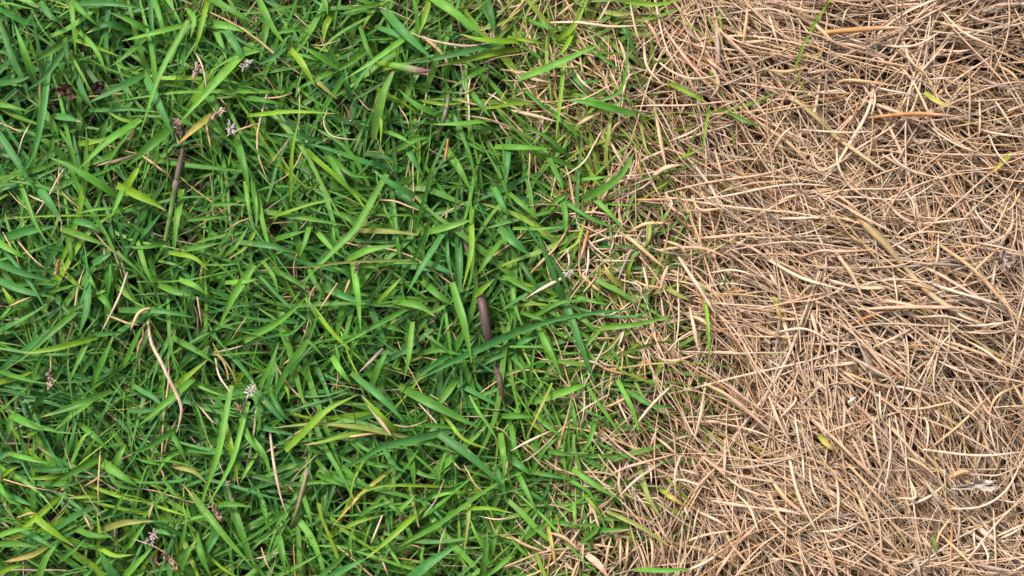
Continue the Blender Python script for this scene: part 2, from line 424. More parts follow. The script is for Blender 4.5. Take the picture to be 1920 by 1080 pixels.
# ------------------------------------------------------------------ blades followed one by one
# each block: tile origin in the photograph, then lines "colour width x,y x,y ... [^] | label";
# coordinates and widths are thirds of a photograph pixel, base first, tip last
from_tiles = {}
TILES = {}
TILES[(0, 0)] = """
b 46 265,430 240,620 195,840 112,1010 | long curved green blade at far left below the dark shrivelled leaf
d 45 20,180 75,330 130,450 165,560
g 50 190,450 130,270 78,125 | broad blade pointing up near the top left corner
l 42 398,-10 412,120 425,310 | bright narrow blade hanging down from the top edge at the left
l 44 1020,190 900,420 830,620 775,795 | long bright green blade slanting down left of the upper seed heads
l 62 1340,330 1180,500 1010,690 | broad pale green blade crossing between the three upper seed heads
g 66 960,720 830,830 705,945 | broad green blade pointing down left beside the dark seed head
l 54 750,700 600,800 445,950 | pale green blade slanting down left below the dark shrivelled leaf
b 60 830,450 900,600 985,802 | broad bluish blade whose tip touches the dark seed head
g 50 880,195 720,110 605,65
l 38 1040,140 850,190 680,232
l 30 1440,515 1050,515 800,545 580,585 | long level blade under the slanting bright blade, thin and pale
g 54 630,1080 420,950 270,882 | blunt tipped green blade sloping up left under the pale slanting blade
b 50 -20,730 60,850 130,960 200,1080
g 45 400,215 280,290 170,362
b 40 370,270 250,430 135,517 | bluish blade crossing left of the dark shrivelled leaf
y 28 400,215 530,260 680,320
y 22 410,330 470,440 540,560
l 34 440,170 540,280 605,430
g 42 800,230 700,320 610,382
l 56 1140,130 1280,145 1460,190
g 50 1180,-10 1300,60 1440,135
y 38 1160,30 1120,200 1088,312
l 42 1210,165 1250,260 1275,342
b 55 1280,180 1340,280 1390,370
d 42 370,240 385,402
e 50 1220,620 1100,720 1000,812 | orange tinged blade turning brown beside the dark seed head
g 52 1340,810 1370,930 1405,1080
l 36 1460,280 1300,330 1183,400
b 52 790,430 640,510 500,577
b 44 240,30 285,90 345,125
l 42 80,-20 150,5 222,36
l 40 -30,585 60,600 162,626
b 48 325,655 390,665 456,685
g 46 262,640 300,700 330,757
g 52 560,775 585,715 605,668
y 40 440,810 560,790 640,760
y 28 800,690 680,670 598,622
g 60 1165,520 1230,640 1260,700
g 40 905,910 1100,935 1440,970
y 50 690,1080 750,990 800,900
b 30 560,620 720,615 900,632
d 50 0,470 110,455 200,415
g 42 420,20 480,80 552,147
b 45 470,20 640,20 805,50
d 50 700,160 600,140 480,190
g 34 290,830 300,790 362,783
g 40 870,0 900,100 940,260
b 34 850,0 850,120 880,340
l 36 1060,60 1095,110 1070,220
c 12 1095,290 1140,380 1165,523 | thin cream stalk hooked down past the pink seed head
p 24 770,865 640,905 540,932 | pinkish dead blade lying level above the top left centre
n 20 1070,30 990,55 910,85
t 30 815,885 880,930 955,990
r 26 1160,710 1170,770 1185,830
c 22 1440,700 1350,730 1260,772
c 25 831,1800 849,1929 900,2031 960,2160 1011,2271 1014,2345 990,2440 | long twisted cream dead blade curving down through the lower left turf
"""
TILES[(480, 0)] = """
l 62 1000,-10 1140,90 1280,202 | broad pale blade entering from the top edge left of the border
b 62 740,80 850,200 1002,340 | broad blue-green blade beside a dewdrop, just left of the purple tipped sheath
g 56 480,385 350,310 225,240 | broad green blade sloping up left near two folded blades
l 46 10,-10 90,150 172,262 | long pale blade falling from the top edge a quarter across
g 50 60,80 50,200 18,352
l 46 850,205 650,350 488,452 | pointed pale blade crossing above the upright forked blade
l 60 680,690 720,520 792,363 | broad upright light green blade in the upper centre of the turf
y 34 690,520 705,700 698,842
y 46 200,285 260,360 332,482 | short yellow-green pointed blade below the long pale falling blade
y 40 975,-10 950,90 915,200
c 18 1340,240 1180,258 1000,230 840,175 | long cream straw bowed level near the top of the turf
y 42 1440,232 1260,225 1145,190
y 44 1440,280 1300,305 1140,345 1000,375
d 46 1300,-10 1330,110 1335,212
b 40 1330,255 1000,330 790,362
g 42 -30,555 70,570 162,588
y 32 10,645 200,628 460,640 | yellow-green blade lying level below the falling pale blade
b 36 330,782 200,765 60,748
b 48 850,1080 740,1020 650,952 | broad bluish blade rising to a point below the forked blade
g 46 1040,650 900,590 800,500
y 28 195,1080 205,850 248,645 | narrow upright yellow-green blade left of the curled cream thread
c 9 400,615 380,690 430,765 590,790 | curled cream thread hooked like a sickle over green blades
t 14 190,780 120,870 58,950
p 20 60,550 130,545 210,522
o 34 300,420 380,490 460,562
p 14 280,800 200,960 70,1050
t 18 440,235 370,255 310,250
c 11 565,540 620,605 680,635
c 13 820,620 850,670 862,735
r 20 1080,780 1070,850 1058,917 | small orange-brown dead tip standing beside the grey runner
b 50 850,830 900,920 945,1000
l 50 1085,860 1150,960 1210,1080
b 52 1420,810 1410,950 1395,1080
g 36 1260,400 1190,440 1100,492
y 26 960,570 1060,585 1180,575
l 32 1280,680 1150,695 990,702
g 42 420,900 470,980 530,1080
l 40 380,-10 395,40 402,85
y 44 425,85 390,150 380,235
g 36 660,30 570,50 470,80
b 44 170,250 110,310 15,365
g 42 620,290 500,370 410,425
l 32 440,370 300,320 160,290
g 40 440,395 330,450 225,502
p 26 1440,720 1300,670 1150,645
g 38 1210,515 1260,590 1322,662
b 40 700,160 800,200 900,290
g 34 600,190 640,300 700,380
d 40 530,540 505,450 500,370
t 18 1230,498 1170,522 1110,518
g 42 830,820 900,780 980,772
g 30 440,900 540,980 670,1000
l 30 730,740 830,780 920,850
d 42 640,870 740,890 800,920
g 36 250,160 200,170 110,190
t 22 1300,600 1200,580 1130,560
e 50 1400,590 1380,560 1410,500
"""
TILES[(960, 0)] = """
c 20 200,130 370,128 560,150 758,140 | long cream straw bowed level above the border near the top
l 52 100,420 240,365 380,300 515,243 | light green blade with brown base at the top of the border
y 44 245,235 350,140 425,-10
g 24 500,560 600,520 640,400 656,163 | thin curved green blade hooked upward in the border
y 28 290,370 272,560 244,792 | upright yellow-green blade with a white band across it
g 48 620,625 440,580 300,562 | green blade lying level left of the dead patch near the top
g 38 340,410 390,480 440,545
g 32 310,870 180,760 45,720
l 44 -30,828 110,832 222,838
g 50 460,1090 600,1000 693,848 | green blade pointing up right alone at the edge of the straw
y 38 910,480 1000,525 1105,582 | short green blade lying in the straw right of the border
y 26 1100,640 1082,760 1070,882 | thin green blade hanging down in the straw below a short one
y 28 930,888 1000,865 1065,832
g 25 1230,640 1340,690 1450,722
d 32 600,90 660,220 712,342
y 34 680,15 800,25 960,0 | olive green blade lying level at the top edge in the straw
o 36 540,72 610,80 690,66
p 20 1090,70 1190,190 1400,385 | long pink straw slanting down right at the top of the dead patch
p 18 850,150 950,290 1100,472
c 20 740,200 760,370 850,475
c 18 800,325 900,400 1020,440 1190,420 | cream straw curving level under the short green blades
c 14 740,395 655,430 625,530 610,682 | cream straw bent over into a hook at the border
c 18 330,345 390,450 466,517
t 30 330,480 200,470 45,508
p 24 -10,620 130,650 262,687
p 28 495,640 430,670 362,707
t 22 680,640 590,700 558,750
c 16 1090,690 1000,750 875,797
c 14 510,730 460,820 400,920 275,1002
p 42 770,1020 860,950 957,925 | broad pink dead blade rising right beside the lone green blade
p 30 800,590 830,780 872,962
a 36 1145,120 1160,240 1172,362 | broad grey papery dead blade hanging down near the top
c 14 470,152 510,80 555,-5
t 22 235,112 300,50 375,0
p 22 1280,235 1360,232 1450,228
t 24 1330,-10 1320,120 1300,255
c 14 660,-10 700,180 742,275
o 20 730,740 760,850 840,893
t 40 75,160 110,230 145,330
y 30 0,210 90,225 200,248
g 30 90,110 180,150 300,175
y 30 330,210 290,280 240,330
p 22 20,400 120,440 230,465
t 18 0,455 120,465 190,500
p 26 1080,310 1180,400 1200,420
p 26 1100,330 1160,470 1110,560
c 18 1060,20 1200,200 1300,310
a 22 940,80 1000,190 1070,240
p 24 700,50 790,160 850,300
n 22 700,700 800,810 870,870
l 26 400,540 560,590 680,520
g 26 450,280 560,360 640,430
g 30 200,600 290,690 400,780
g 30 100,530 180,600 260,650
g 38 240,960 280,1040 270,1090
l 24 380,1010 480,1000 580,990
t 18 100,870 95,960 90,1040
p 20 540,770 590,860 640,950
r 22 700,860 720,960 745,1060
c 12 1165,610 1230,580 1300,560
p 18 1140,840 1170,950 1197,1035
"""
TILES[(1440, 0)] = """
r 46 280,185 500,168 780,153 | broad rusty orange dead blade lying level near the top right
y 28 328,25 245,160 168,330 160,395 190,490 242,622 | kinked bright green blade alone among the straw at the upper right
y 24 190,330 240,310 305,290
r 34 560,662 780,640 900,640 1097,657 | orange-brown dead blade lying level below the rusty one
e 38 880,520 950,570 1042,607 | olive yellow dead blade half buried at the upper right
e 36 1372,858 1310,920 1238,990 | ochre blade slanting down left by the right edge
p 22 350,290 560,300 720,390 832,440
p 28 170,80 280,150 382,252
c 12 490,15 440,60 415,152
c 14 200,415 270,400 332,398
c 16 590,490 603,560 578,652
p 26 510,555 700,620 882,692 | wide pinkish straw slanting down right in the upper right
c 18 640,300 760,390 850,520 1010,872
c 14 180,730 450,745 620,735
t 22 330,510 420,450 560,455 740,485
c 18 765,230 800,330 870,400
c 18 980,60 1100,180 1292,272
t 22 1255,345 1380,420 1440,520
c 18 1180,725 1300,755 1450,775
c 16 385,800 400,940 480,1080
p 14 1190,550 1195,680 1186,780
c 15 1270,555 1330,640 1402,755
t 16 1130,400 1135,560 1130,710
p 24 100,30 230,60 330,70
c 16 590,60 700,30 900,20
p 20 900,110 1100,160 1260,190
c 18 640,250 760,260 860,240 980,170
c 14 840,450 960,440 1090,432
c 14 980,430 1010,520 1055,568
a 22 1180,420 1300,480 1440,520
a 18 1100,60 1200,110 1400,150
p 20 380,240 480,250 570,280
c 14 430,640 450,560 490,510
p 20 10,880 80,760 160,700
t 24 0,390 100,400 220,380
p 20 720,80 750,170 700,290
c 14 440,200 500,230 560,245
c 14 560,460 640,500 840,535
c 14 690,820 720,900 900,1010
p 20 640,870 800,960 1000,1010
c 14 820,620 960,750 1100,830 1240,870
p 20 240,860 300,960 460,880
c 12 1240,750 1300,870 1400,970
e 22 790,310 830,380 900,430
p 22 300,430 270,600 240,700
c 16 0,60 30,160 60,260
"""
TILES[(0, 360)] = """
b 58 495,490 490,650 443,805 | broad blue-green blade pointing down at left, widest in its middle
l 46 380,218 480,252 595,300 | short pale pointed blade lying level at left
g 40 385,255 395,330 400,402
b 58 220,-20 290,80 352,178 | broad blade with dewy tip slanting down right at the left
l 30 125,-20 190,160 270,292 | slim pale blade with a pinkish tip near the left edge
l 48 -30,270 60,325 152,380
b 56 -20,395 150,460 355,510 | broad blue-green blade entering from the left edge
b 28 60,370 180,530 287,716 | narrow straight blue-green blade slanting down right near the left edge
b 56 -20,268 150,220 330,188
y 60 700,-20 850,50 938,107 | bright lime green blade pointing at the purple green stem
l 50 1012,60 990,200 985,332 | pale blade hanging straight down beside the purple green stem
l 40 690,-10 660,60 618,152
b 46 540,392 580,370 628,346
g 34 900,295 800,312 688,310
l 38 790,330 820,430 867,532
b 46 730,665 900,668 1112,710 | smooth blue-green blade lying level right of the kinked tan blade
l 56 1400,450 1310,590 1222,777 | broad pale blade pointing down left, right of the level blue-green blade
y 24 1440,215 1380,310 1278,382
c 16 715,450 680,560 640,650 565,797 | narrow cream dead blade slanting down left above the twisted one
t 24 870,650 785,680 733,783 | kinked tan dead blade above the twisted cream one
t 24 820,790 785,850 768,932
b 38 520,802 600,795 692,786
l 40 1030,500 1100,530 1162,577
y 34 980,345 1090,370 1172,442
l 46 925,535 1000,565 1085,580
y 42 470,835 300,880 130,908 | yellow-green blade lying level at lower left, tip to the left edge
l 36 520,780 440,950 385,1080
g 44 1010,840 1120,900 1223,977
y 46 990,1090 1100,1000 1175,938
g 32 950,690 960,870 1012,1070
g 34 20,1015 160,1060 300,1085
g 45 420,680 280,800 160,910 30,1000
g 46 530,1060 590,920 640,808
g 40 720,925 780,800 850,698
y 44 330,415 400,490 470,552
y 15 550,130 250,135 8,152
l 22 360,0 380,120 383,240
l 20 650,90 540,98 430,122
g 42 1070,320 1150,305 1243,285
l 36 1385,-20 1400,90 1412,192
l 34 1425,-20 1440,100 1440,200
g 28 1210,70 1300,65 1380,75
g 26 1040,160 1190,145 1335,128
c 16 1290,205 1340,170 1420,140
l 34 490,585 540,570 620,545
g 44 360,680 450,640 490,590
g 30 100,520 210,515 320,520
b 50 0,500 150,560 300,590
y 32 80,670 50,600 10,530
t 22 80,632 130,610 180,590
p 18 110,290 180,370 260,435
c 14 40,270 90,360 108,420
p 30 640,710 720,740 790,750
l 30 280,560 350,540 430,520
l 28 500,470 525,520 550,560
b 50 420,160 500,180 580,230
g 30 180,1070 240,900 300,800
l 30 1270,350 1330,300 1400,190
g 50 560,580 600,620 640,700
g 36 600,580 615,480 620,370
t 20 1120,650 1110,590 1135,755
t 16 1320,800 1360,740 1395,690
l 36 1290,510 1370,505 1450,490
"""
TILES[(480, 360)] = """
l 50 668,20 560,210 450,320 258,512 | very long pale blade slanting down left in the middle of the turf
l 44 545,400 570,560 590,785 | pale blade hanging straight down from the cream flake in the turf's middle
o 20 780,385 500,395 300,420 62,425 | long olive blade with reddish tip lying level under the cream flake
l 36 15,40 60,260 120,418
b 42 -20,290 100,305 240,347
l 50 530,372 640,325 792,298 | pale blade pointing right above the cream flake
l 48 985,218 1100,190 1228,152 | pale blade pointing right across the grey runner
b 42 1030,270 930,430 848,572 | blue-green blade with white edge slanting down left of the runner
y 38 1212,190 1210,340 1163,545 | curved light yellow-green blade hanging left of the purple runner
b 46 975,402 1040,430 1102,452
g 48 970,530 1040,590 1112,638
l 54 1125,590 1170,750 1215,970 | broad bright blade hanging down just left of the purple runner
b 62 1410,810 1150,930 868,1078 | large blue-green blade crossing the foot of the purple runner
b 46 1100,905 960,1000 870,1070
b 52 1450,885 1350,930 1270,978
l 38 305,180 280,270 240,372
g 44 100,118 300,150 540,195
o 40 600,218 780,225 920,242
g 36 230,640 400,630 690,625
g 36 820,670 600,790 400,908
l 52 -20,810 150,710 325,548 | broad light blade rising right at the left of the turf's middle
b 46 430,560 540,600 700,645
b 48 640,640 690,760 742,882
g 42 700,740 780,765 862,802
l 46 800,618 920,640 1012,702
l 40 875,790 860,920 832,1062 | narrow blade hanging down between dead straw and the large blue-green blade
g 26 1060,640 1090,850 1115,1062
b 58 770,-10 860,50 992,162
g 36 770,60 800,330 850,542
l 46 440,945 480,1010 540,1085
d 22 130,1080 300,880 450,750
g 36 310,460 340,520 383,582
l 36 350,235 430,320 522,387
l 34 405,765 330,680 275,568
t 30 532,488 510,540 490,590
a 30 715,880 650,950 578,1018 | grey-tan dead stub lying in a gap in the green
r 22 440,540 400,600 358,664
b 46 1345,-10 1380,60 1425,142
y 42 1240,575 1290,530 1342,490 | small bright yellow-green leaf folded over the top of the purple runner
l 42 1365,295 1300,380 1238,472
c 18 1180,60 1080,110 1008,172
g 40 130,260 220,235 290,215
g 34 460,120 520,150 580,230
y 24 110,135 260,85 430,40
g 32 470,330 440,280 430,180
l 26 590,420 650,420 712,455
g 40 590,520 620,480 650,450
l 22 720,410 800,395 950,405
y 30 700,600 760,540 820,480
g 36 540,490 500,450 430,420
g 36 120,440 200,490 280,545
l 30 60,420 100,480 125,575
g 40 40,1060 90,960 130,840
l 28 950,690 1040,650 1130,600
g 34 940,905 1040,890 1180,925
g 50 660,1060 700,960 750,880
g 26 600,840 560,760 530,960
g 36 950,750 1000,850 1100,900
c 16 500,280 560,300 630,318
l 24 520,960 550,870 590,800
b 30 1070,250 1080,380 1110,500
g 38 1010,480 1020,380 1050,280
p 20 1075,770 1110,800 1130,845
c 12 1070,780 1100,740 1130,730
b 48 1140,300 1150,450 1140,600
l 26 1130,560 1200,540 1280,500
g 28 120,800 200,790 300,700
p 16 250,850 280,780 300,700
"""
TILES[(960, 360)] = """
d 44 272,575 190,350 122,172 | straight dark green blade standing up left in the border
b 62 -40,230 40,300 102,358 | broad blue-green blunt tip in the border near the cream spike
b 30 -10,812 200,730 450,680 762,655 | very long thin blue-green blade lying level across the border
l 44 490,765 720,740 935,683 | long light green blade pointing right into the straw
b 54 305,630 380,850 465,1080 | broad blue-green blade hanging down at the border below the long level one
l 40 160,790 220,910 282,1048 | light green blade slanting down beside the broad one at the border
l 32 0,500 20,650 72,785
g 18 -10,870 180,875 372,917
g 42 -10,490 80,540 175,605
d 36 30,370 100,470 182,602
g 30 290,50 450,150 640,222
l 34 405,-10 540,110 640,222
t 32 600,225 700,290 855,422
r 18 550,36 750,42 962,35 | thin orange-tan straw lying level at the border's right
y 22 520,62 620,72 735,66
t 28 640,240 750,180 900,175
y 40 650,488 655,430 690,362 | short bright green stub standing up in the straw
e 44 620,530 550,470 515,398 | curled tan and olive leaf left of the bright green stub
o 34 850,530 920,570 1002,612
y 30 1080,590 1100,720 1110,985 | upright yellow-green blade standing alone in the straw
c 26 360,448 200,530 75,600 | pale cream spike pointing down left over the green border
c 14 425,378 560,388 700,385
c 26 935,365 1050,540 1150,698 | bright cream straw slanting down right by the upright green blade
c 12 600,490 720,530 722,590
c 14 770,740 830,880 880,980
c 14 1080,750 950,820 860,908
p 14 1060,100 1058,190 1062,292
p 24 1000,265 1200,250 1450,230
p 26 1200,270 1320,300 1450,370
g 32 510,840 570,910 642,995
o 36 850,940 820,1000 778,1080
o 38 770,200 768,250 752,302
o 36 800,200 840,210 880,250
r 18 1200,572 1270,558 1333,555
c 18 640,740 620,820 598,878
t 32 330,390 430,500 542,592
p 26 1000,650 1030,780 1055,905
t 20 690,500 760,530 850,540
p 22 800,330 950,310 1100,320 1240,385
c 14 1110,455 1250,440 1400,480
p 20 1010,20 1060,100 1200,90
c 14 430,300 430,400 412,490
p 22 850,270 950,310 990,375
c 18 700,850 830,850 900,790
c 14 600,870 660,920 715,938
y 28 740,830 650,900 650,980
l 32 0,20 90,100 150,160
l 34 220,90 260,40 340,0
g 42 280,40 300,130 300,250
l 26 60,205 170,205 290,195
l 30 300,260 240,270 130,230
y 22 400,180 360,290 250,350
t 14 350,130 280,260 200,360
r 22 440,180 410,280 380,390
c 14 310,320 320,390 310,440
g 38 330,555 420,545 490,575
l 30 370,590 500,625 560,630
g 34 140,690 280,620 420,620
g 36 370,700 420,730 480,800
g 28 60,680 150,710 240,745
l 28 500,770 430,850 400,910
g 24 100,1080 120,900 150,800
g 30 0,930 60,1000 80,1080
b 40 0,880 70,840 150,810
c 14 300,980 420,950 520,980
p 18 780,920 900,950 1050,910
c 14 730,980 750,870 780,800
t 26 1000,700 1060,720 1130,775
c 16 740,420 760,500 770,560
p 26 830,580 850,480 880,410
c 14 860,130 900,70 860,0
p 24 860,0 900,90 980,140
t 20 100,465 180,380 260,300
c 14 840,600 850,680 870,740
g 18 740,560 760,620 735,700
g 18 1180,570 1200,480 1185,430
p 24 1210,640 1260,560 1320,640
"""
TILES[(1440, 360)] = """
p 26 345,295 470,460 542,612 | long pink straw slanting down right in the centre of the dead patch
c 24 -20,370 200,490 432,552 | long cream straw at the centre left of the dead patch
p 24 -20,540 250,610 492,692
r 22 440,750 620,680 732,655
p 28 500,662 800,650 1222,655 | long orange-pink straw lying level under the pale runner
c 12 -20,848 300,855 552,872
c 14 960,230 955,350 930,452
c 16 1380,100 1360,220 1230,302
t 32 930,270 1150,430 1300,590 1450,765 | long brown straw slanting down right towards the right edge
c 16 850,770 1000,860 1172,932
c 20 800,470 1050,560 1342,642 | long cream straw slanting gently right of the pale runner
p 22 730,862 960,832 1210,910 1450,1005
c 24 45,580 120,830 152,945
t 20 1333,288 1210,400 1085,525
a 26 440,910 600,1000 712,1062
p 22 480,830 700,960 840,1085
e 16 860,372 910,325 962,265
c 14 640,15 655,120 662,225
p 22 -10,90 100,40 230,0
c 18 0,150 180,150 352,138
t 18 370,0 480,80 530,130
c 14 270,0 320,90 240,95
p 24 0,440 60,540 80,560
p 20 170,370 300,330 400,335 602,325
t 20 140,640 220,540 300,500
p 20 270,0 420,70 520,130 740,240
c 16 650,250 740,310 830,370
p 18 720,270 850,230 980,230 1095,255
c 14 990,275 1150,250 1280,270
c 14 1150,280 1300,310 1440,345
p 16 680,80 760,150 830,180
p 18 830,180 960,170 1160,145
c 14 780,0 820,60 825,140
c 12 1150,80 1230,190 1330,262
c 14 620,340 620,440 690,490
p 18 540,490 720,490 960,555
p 22 600,600 760,630 880,650
c 16 740,660 840,700 1010,700 1200,760
p 18 1000,620 1100,700 1230,745
p 20 1240,480 1340,620 1410,820
a 14 1290,480 1310,640 1340,940
c 14 1380,0 1250,240 1100,230
t 16 1420,0 1380,80 1330,110
c 16 1050,750 1200,750 1390,725
p 22 860,740 740,810 580,880
p 26 230,620 270,760 290,850
c 16 0,800 200,770 370,850
p 18 460,830 560,840 590,890
c 14 620,860 700,940 860,1000
c 14 0,940 60,980 80,1005
p 20 350,980 500,960 380,960
c 14 920,930 1060,1000 1180,1040
a 22 890,405 980,405 1090,412
c 12 700,420 720,540 735,660
e 20 30,580 60,680 90,740
r 14 780,865 850,860 920,865
c 16 1100,830 1230,900 1350,1000
c 14 1240,570 1100,580 960,590
p 18 1010,690 900,760 780,800
"""
TILES[(0, 720)] = """
l 62 560,430 660,500 780,580 | broad smooth pale blade slanting down right at the lower left
g 58 530,430 400,500 268,582 | blunt green blade pointing down left beside the broad smooth pale blade
y 54 200,750 300,830 422,918 | broad lime green blade at the bottom left, square at its end
y 42 310,650 180,770 52,862 | lime blade pointing down left beside the square ended lime blade
l 44 1272,165 1230,380 1170,560 1113,718 | long pale blade slanting down left, left of two parallel ones
l 34 1365,220 1300,450 1163,694 | narrow pale blade running parallel to a longer one, below the white flower tuft
y 42 1268,230 1310,410 1342,582
l 52 1130,685 1260,850 1430,1040 | long pale blade slanting down right beside the brown seed head
g 50 1300,660 1360,840 1440,1050
g 40 1050,370 1250,385 1450,397
l 46 1370,230 1400,300 1450,385
g 42 950,280 840,350 708,402
g 40 950,252 1010,350 1052,452
o 46 1000,462 1090,490 1167,563 | green blade with its curved tip scorched tan at the lower left
g 36 1010,438 850,440 740,410
g 44 572,62 400,130 228,187 | straight green blade pointing left near the small pink seed head
l 40 480,120 400,180 300,267
g 40 470,240 550,310 620,385
l 52 640,455 670,400 712,335
l 52 1035,15 900,130 768,242 | pale blade slanting down left beside the twisted cream dead blade
b 38 800,40 880,90 952,192
g 52 90,190 160,220 245,262
g 42 60,195 50,250 35,322
y 34 330,515 240,528 158,532
y 26 550,630 450,635 370,642
y 28 550,588 700,640 870,670
y 20 860,680 980,720 1097,757
o 48 590,815 700,780 870,770
b 62 650,1090 600,1010 555,935
y 36 570,930 650,965 752,960
l 52 700,1085 790,990 862,915
b 36 880,828 930,835 987,868
g 46 1000,1070 1050,960 1102,878
g 52 1108,868 1140,980 1185,1085
b 52 1230,820 1190,900 1148,990
g 38 1220,680 1310,675 1415,692
r 14 -10,528 150,575 300,605
t 12 562,380 550,580 556,685 | thin upright tan straw standing left of centre near the bottom
t 36 580,510 530,545 458,585
e 40 280,905 170,965 20,1000 | green blade ending orange in the bottom left corner
r 38 480,755 500,790 520,832
p 30 870,665 850,710 835,772
b 40 130,825 250,890 362,965
g 34 -10,550 50,650 118,680
b 38 50,620 130,660 218,697
b 44 -20,425 20,400 57,375
y 32 10,520 60,480 118,465
g 30 350,985 420,930 485,868
g 40 1120,1080 1000,1000 1200,820
b 40 740,150 830,150 900,130
g 40 610,470 660,560 800,600
l 34 90,400 170,420 320,455
g 32 180,280 240,250 340,270
d 44 210,480 300,480 410,475
l 30 410,430 470,300 530,260
g 38 280,560 400,560 480,540
l 24 640,720 680,650 735,580
g 30 940,560 1000,630 1080,640
g 42 450,825 520,850 640,860
y 30 550,930 560,840 545,720
l 26 700,940 760,860 830,770
g 36 1090,1000 1160,900 1220,760
l 28 1430,420 1380,500 1350,560
g 32 1060,460 1065,510 1065,570
l 30 1000,390 930,430 860,540
y 34 0,1060 100,1020 180,1030
l 50 220,1080 260,980 320,900
l 36 0,850 100,820 200,810
g 44 0,900 100,900 220,920
p 20 120,745 170,730 240,735
c 12 1040,580 1080,630 1110,665
g 28 1020,900 1040,820 1055,710
"""
TILES[(480, 720)] = """
c 20 75,240 100,450 140,640 182,752 | long cream straw hanging down left of the brown jointed runner
b 58 1010,280 720,350 600,420 448,497 | large blue-green blade crossing level below the tan tipped fan of blades
p 30 690,275 450,310 258,347
y 38 695,272 500,290 380,325 258,345 | blade with brownish tip at the bottom of a fan pointing left
o 30 710,272 560,240 330,225 95,247 | olive topmost blade of the fan pointing left
y 52 240,302 400,150 575,58 | broad yellow-green blade rising right above the fan
b 48 600,-10 720,90 842,218 | bluish blade slanting down right above the fan's base
y 42 790,265 690,170 590,60
g 68 860,40 1030,130 1262,252 | very broad green blade slanting down right under the purple runner
l 52 1115,-10 1050,80 985,175
b 58 1070,310 1200,400 1385,565 | broad bluish blade slanting down right below the very broad one
l 46 1380,308 1395,420 1400,528
b 46 1350,480 1385,570 1412,675
y 26 1090,218 1170,310 1322,372
e 26 790,460 600,610 500,720 418,815 | olive and tan blade slanting down left at the bottom centre
y 24 1050,575 700,575 530,665
y 38 895,738 740,880 613,987 | yellow-green blade with brown tip pointing down left near the bottom
l 46 228,745 320,880 392,1085
l 30 110,1085 260,1010 392,938
b 72 870,1095 1000,990 1140,905 | broad bluish blade rising right from the bottom edge near the middle
b 50 420,1085 520,1030 625,978
g 44 850,330 880,470 890,592
o 30 1200,640 1190,800 1168,965
b 36 -20,235 130,265 262,300
g 42 -20,310 50,410 88,555
b 42 10,50 90,140 167,222
l 26 280,560 350,550 432,562
p 30 630,120 690,200 762,290 | broken pinkish dead stub at the base of the fan
t 16 750,225 860,240 975,200
d 30 460,500 400,690 360,822
y 30 430,852 560,780 742,730
l 50 800,510 650,690 588,752
l 30 725,890 780,970 840,1060
o 26 870,600 890,700 917,812
c 14 1190,490 1230,560 1292,622
c 14 712,740 680,820 643,902 | short cream straw standing beside the tan tipped blades near the bottom
c 14 1190,182 1260,182 1352,173
t 22 1110,440 1140,470 1165,492
l 28 1000,635 1080,615 1162,628
b 24 950,650 1030,740 1122,832
y 26 1210,700 1320,700 1450,728
g 40 500,480 580,550 690,610
b 40 730,380 780,460 850,500
g 30 350,440 400,500 450,560
g 28 620,440 700,460 790,460
g 34 920,230 1050,235 1200,265
l 28 850,340 950,330 1100,390
g 34 830,450 940,510 1060,540
y 22 600,440 540,560 530,730
g 30 740,660 780,700 830,745
l 30 810,712 850,670 900,620
g 30 580,740 660,690 760,660
l 26 530,960 530,860 560,790
t 18 540,970 530,930 525,900
g 34 270,640 300,740 320,830
g 36 370,520 450,550 535,585
g 34 150,330 230,330 320,350
g 28 380,390 320,370 290,300
g 40 0,60 20,200 0,300
b 34 100,80 150,170 190,210
y 18 160,0 180,50 185,110
c 14 1340,240 1400,270 1440,330
r 30 1060,320 1110,420 1120,460
l 36 990,1000 900,1060 860,1090
g 36 1060,800 1090,730 1130,700
l 26 1130,980 1140,850 1135,700
l 30 1310,960 1240,850 1200,750
g 40 1300,1010 1340,900 1360,800
l 36 1440,960 1350,1040 1290,1090
g 44 1270,1080 1290,950 1300,820
g 26 560,330 620,370 700,400
p 20 150,540 180,570 215,610
r 22 700,970 720,1020 745,1080
r 20 40,950 60,1010 90,1060
e 30 1380,850 1440,870 1480,890
g 20 940,920 930,980 920,1060
g 30 480,960 600,930 740,900
l 26 0,580 50,690 60,830
g 50 130,870 150,980 170,1080
"""
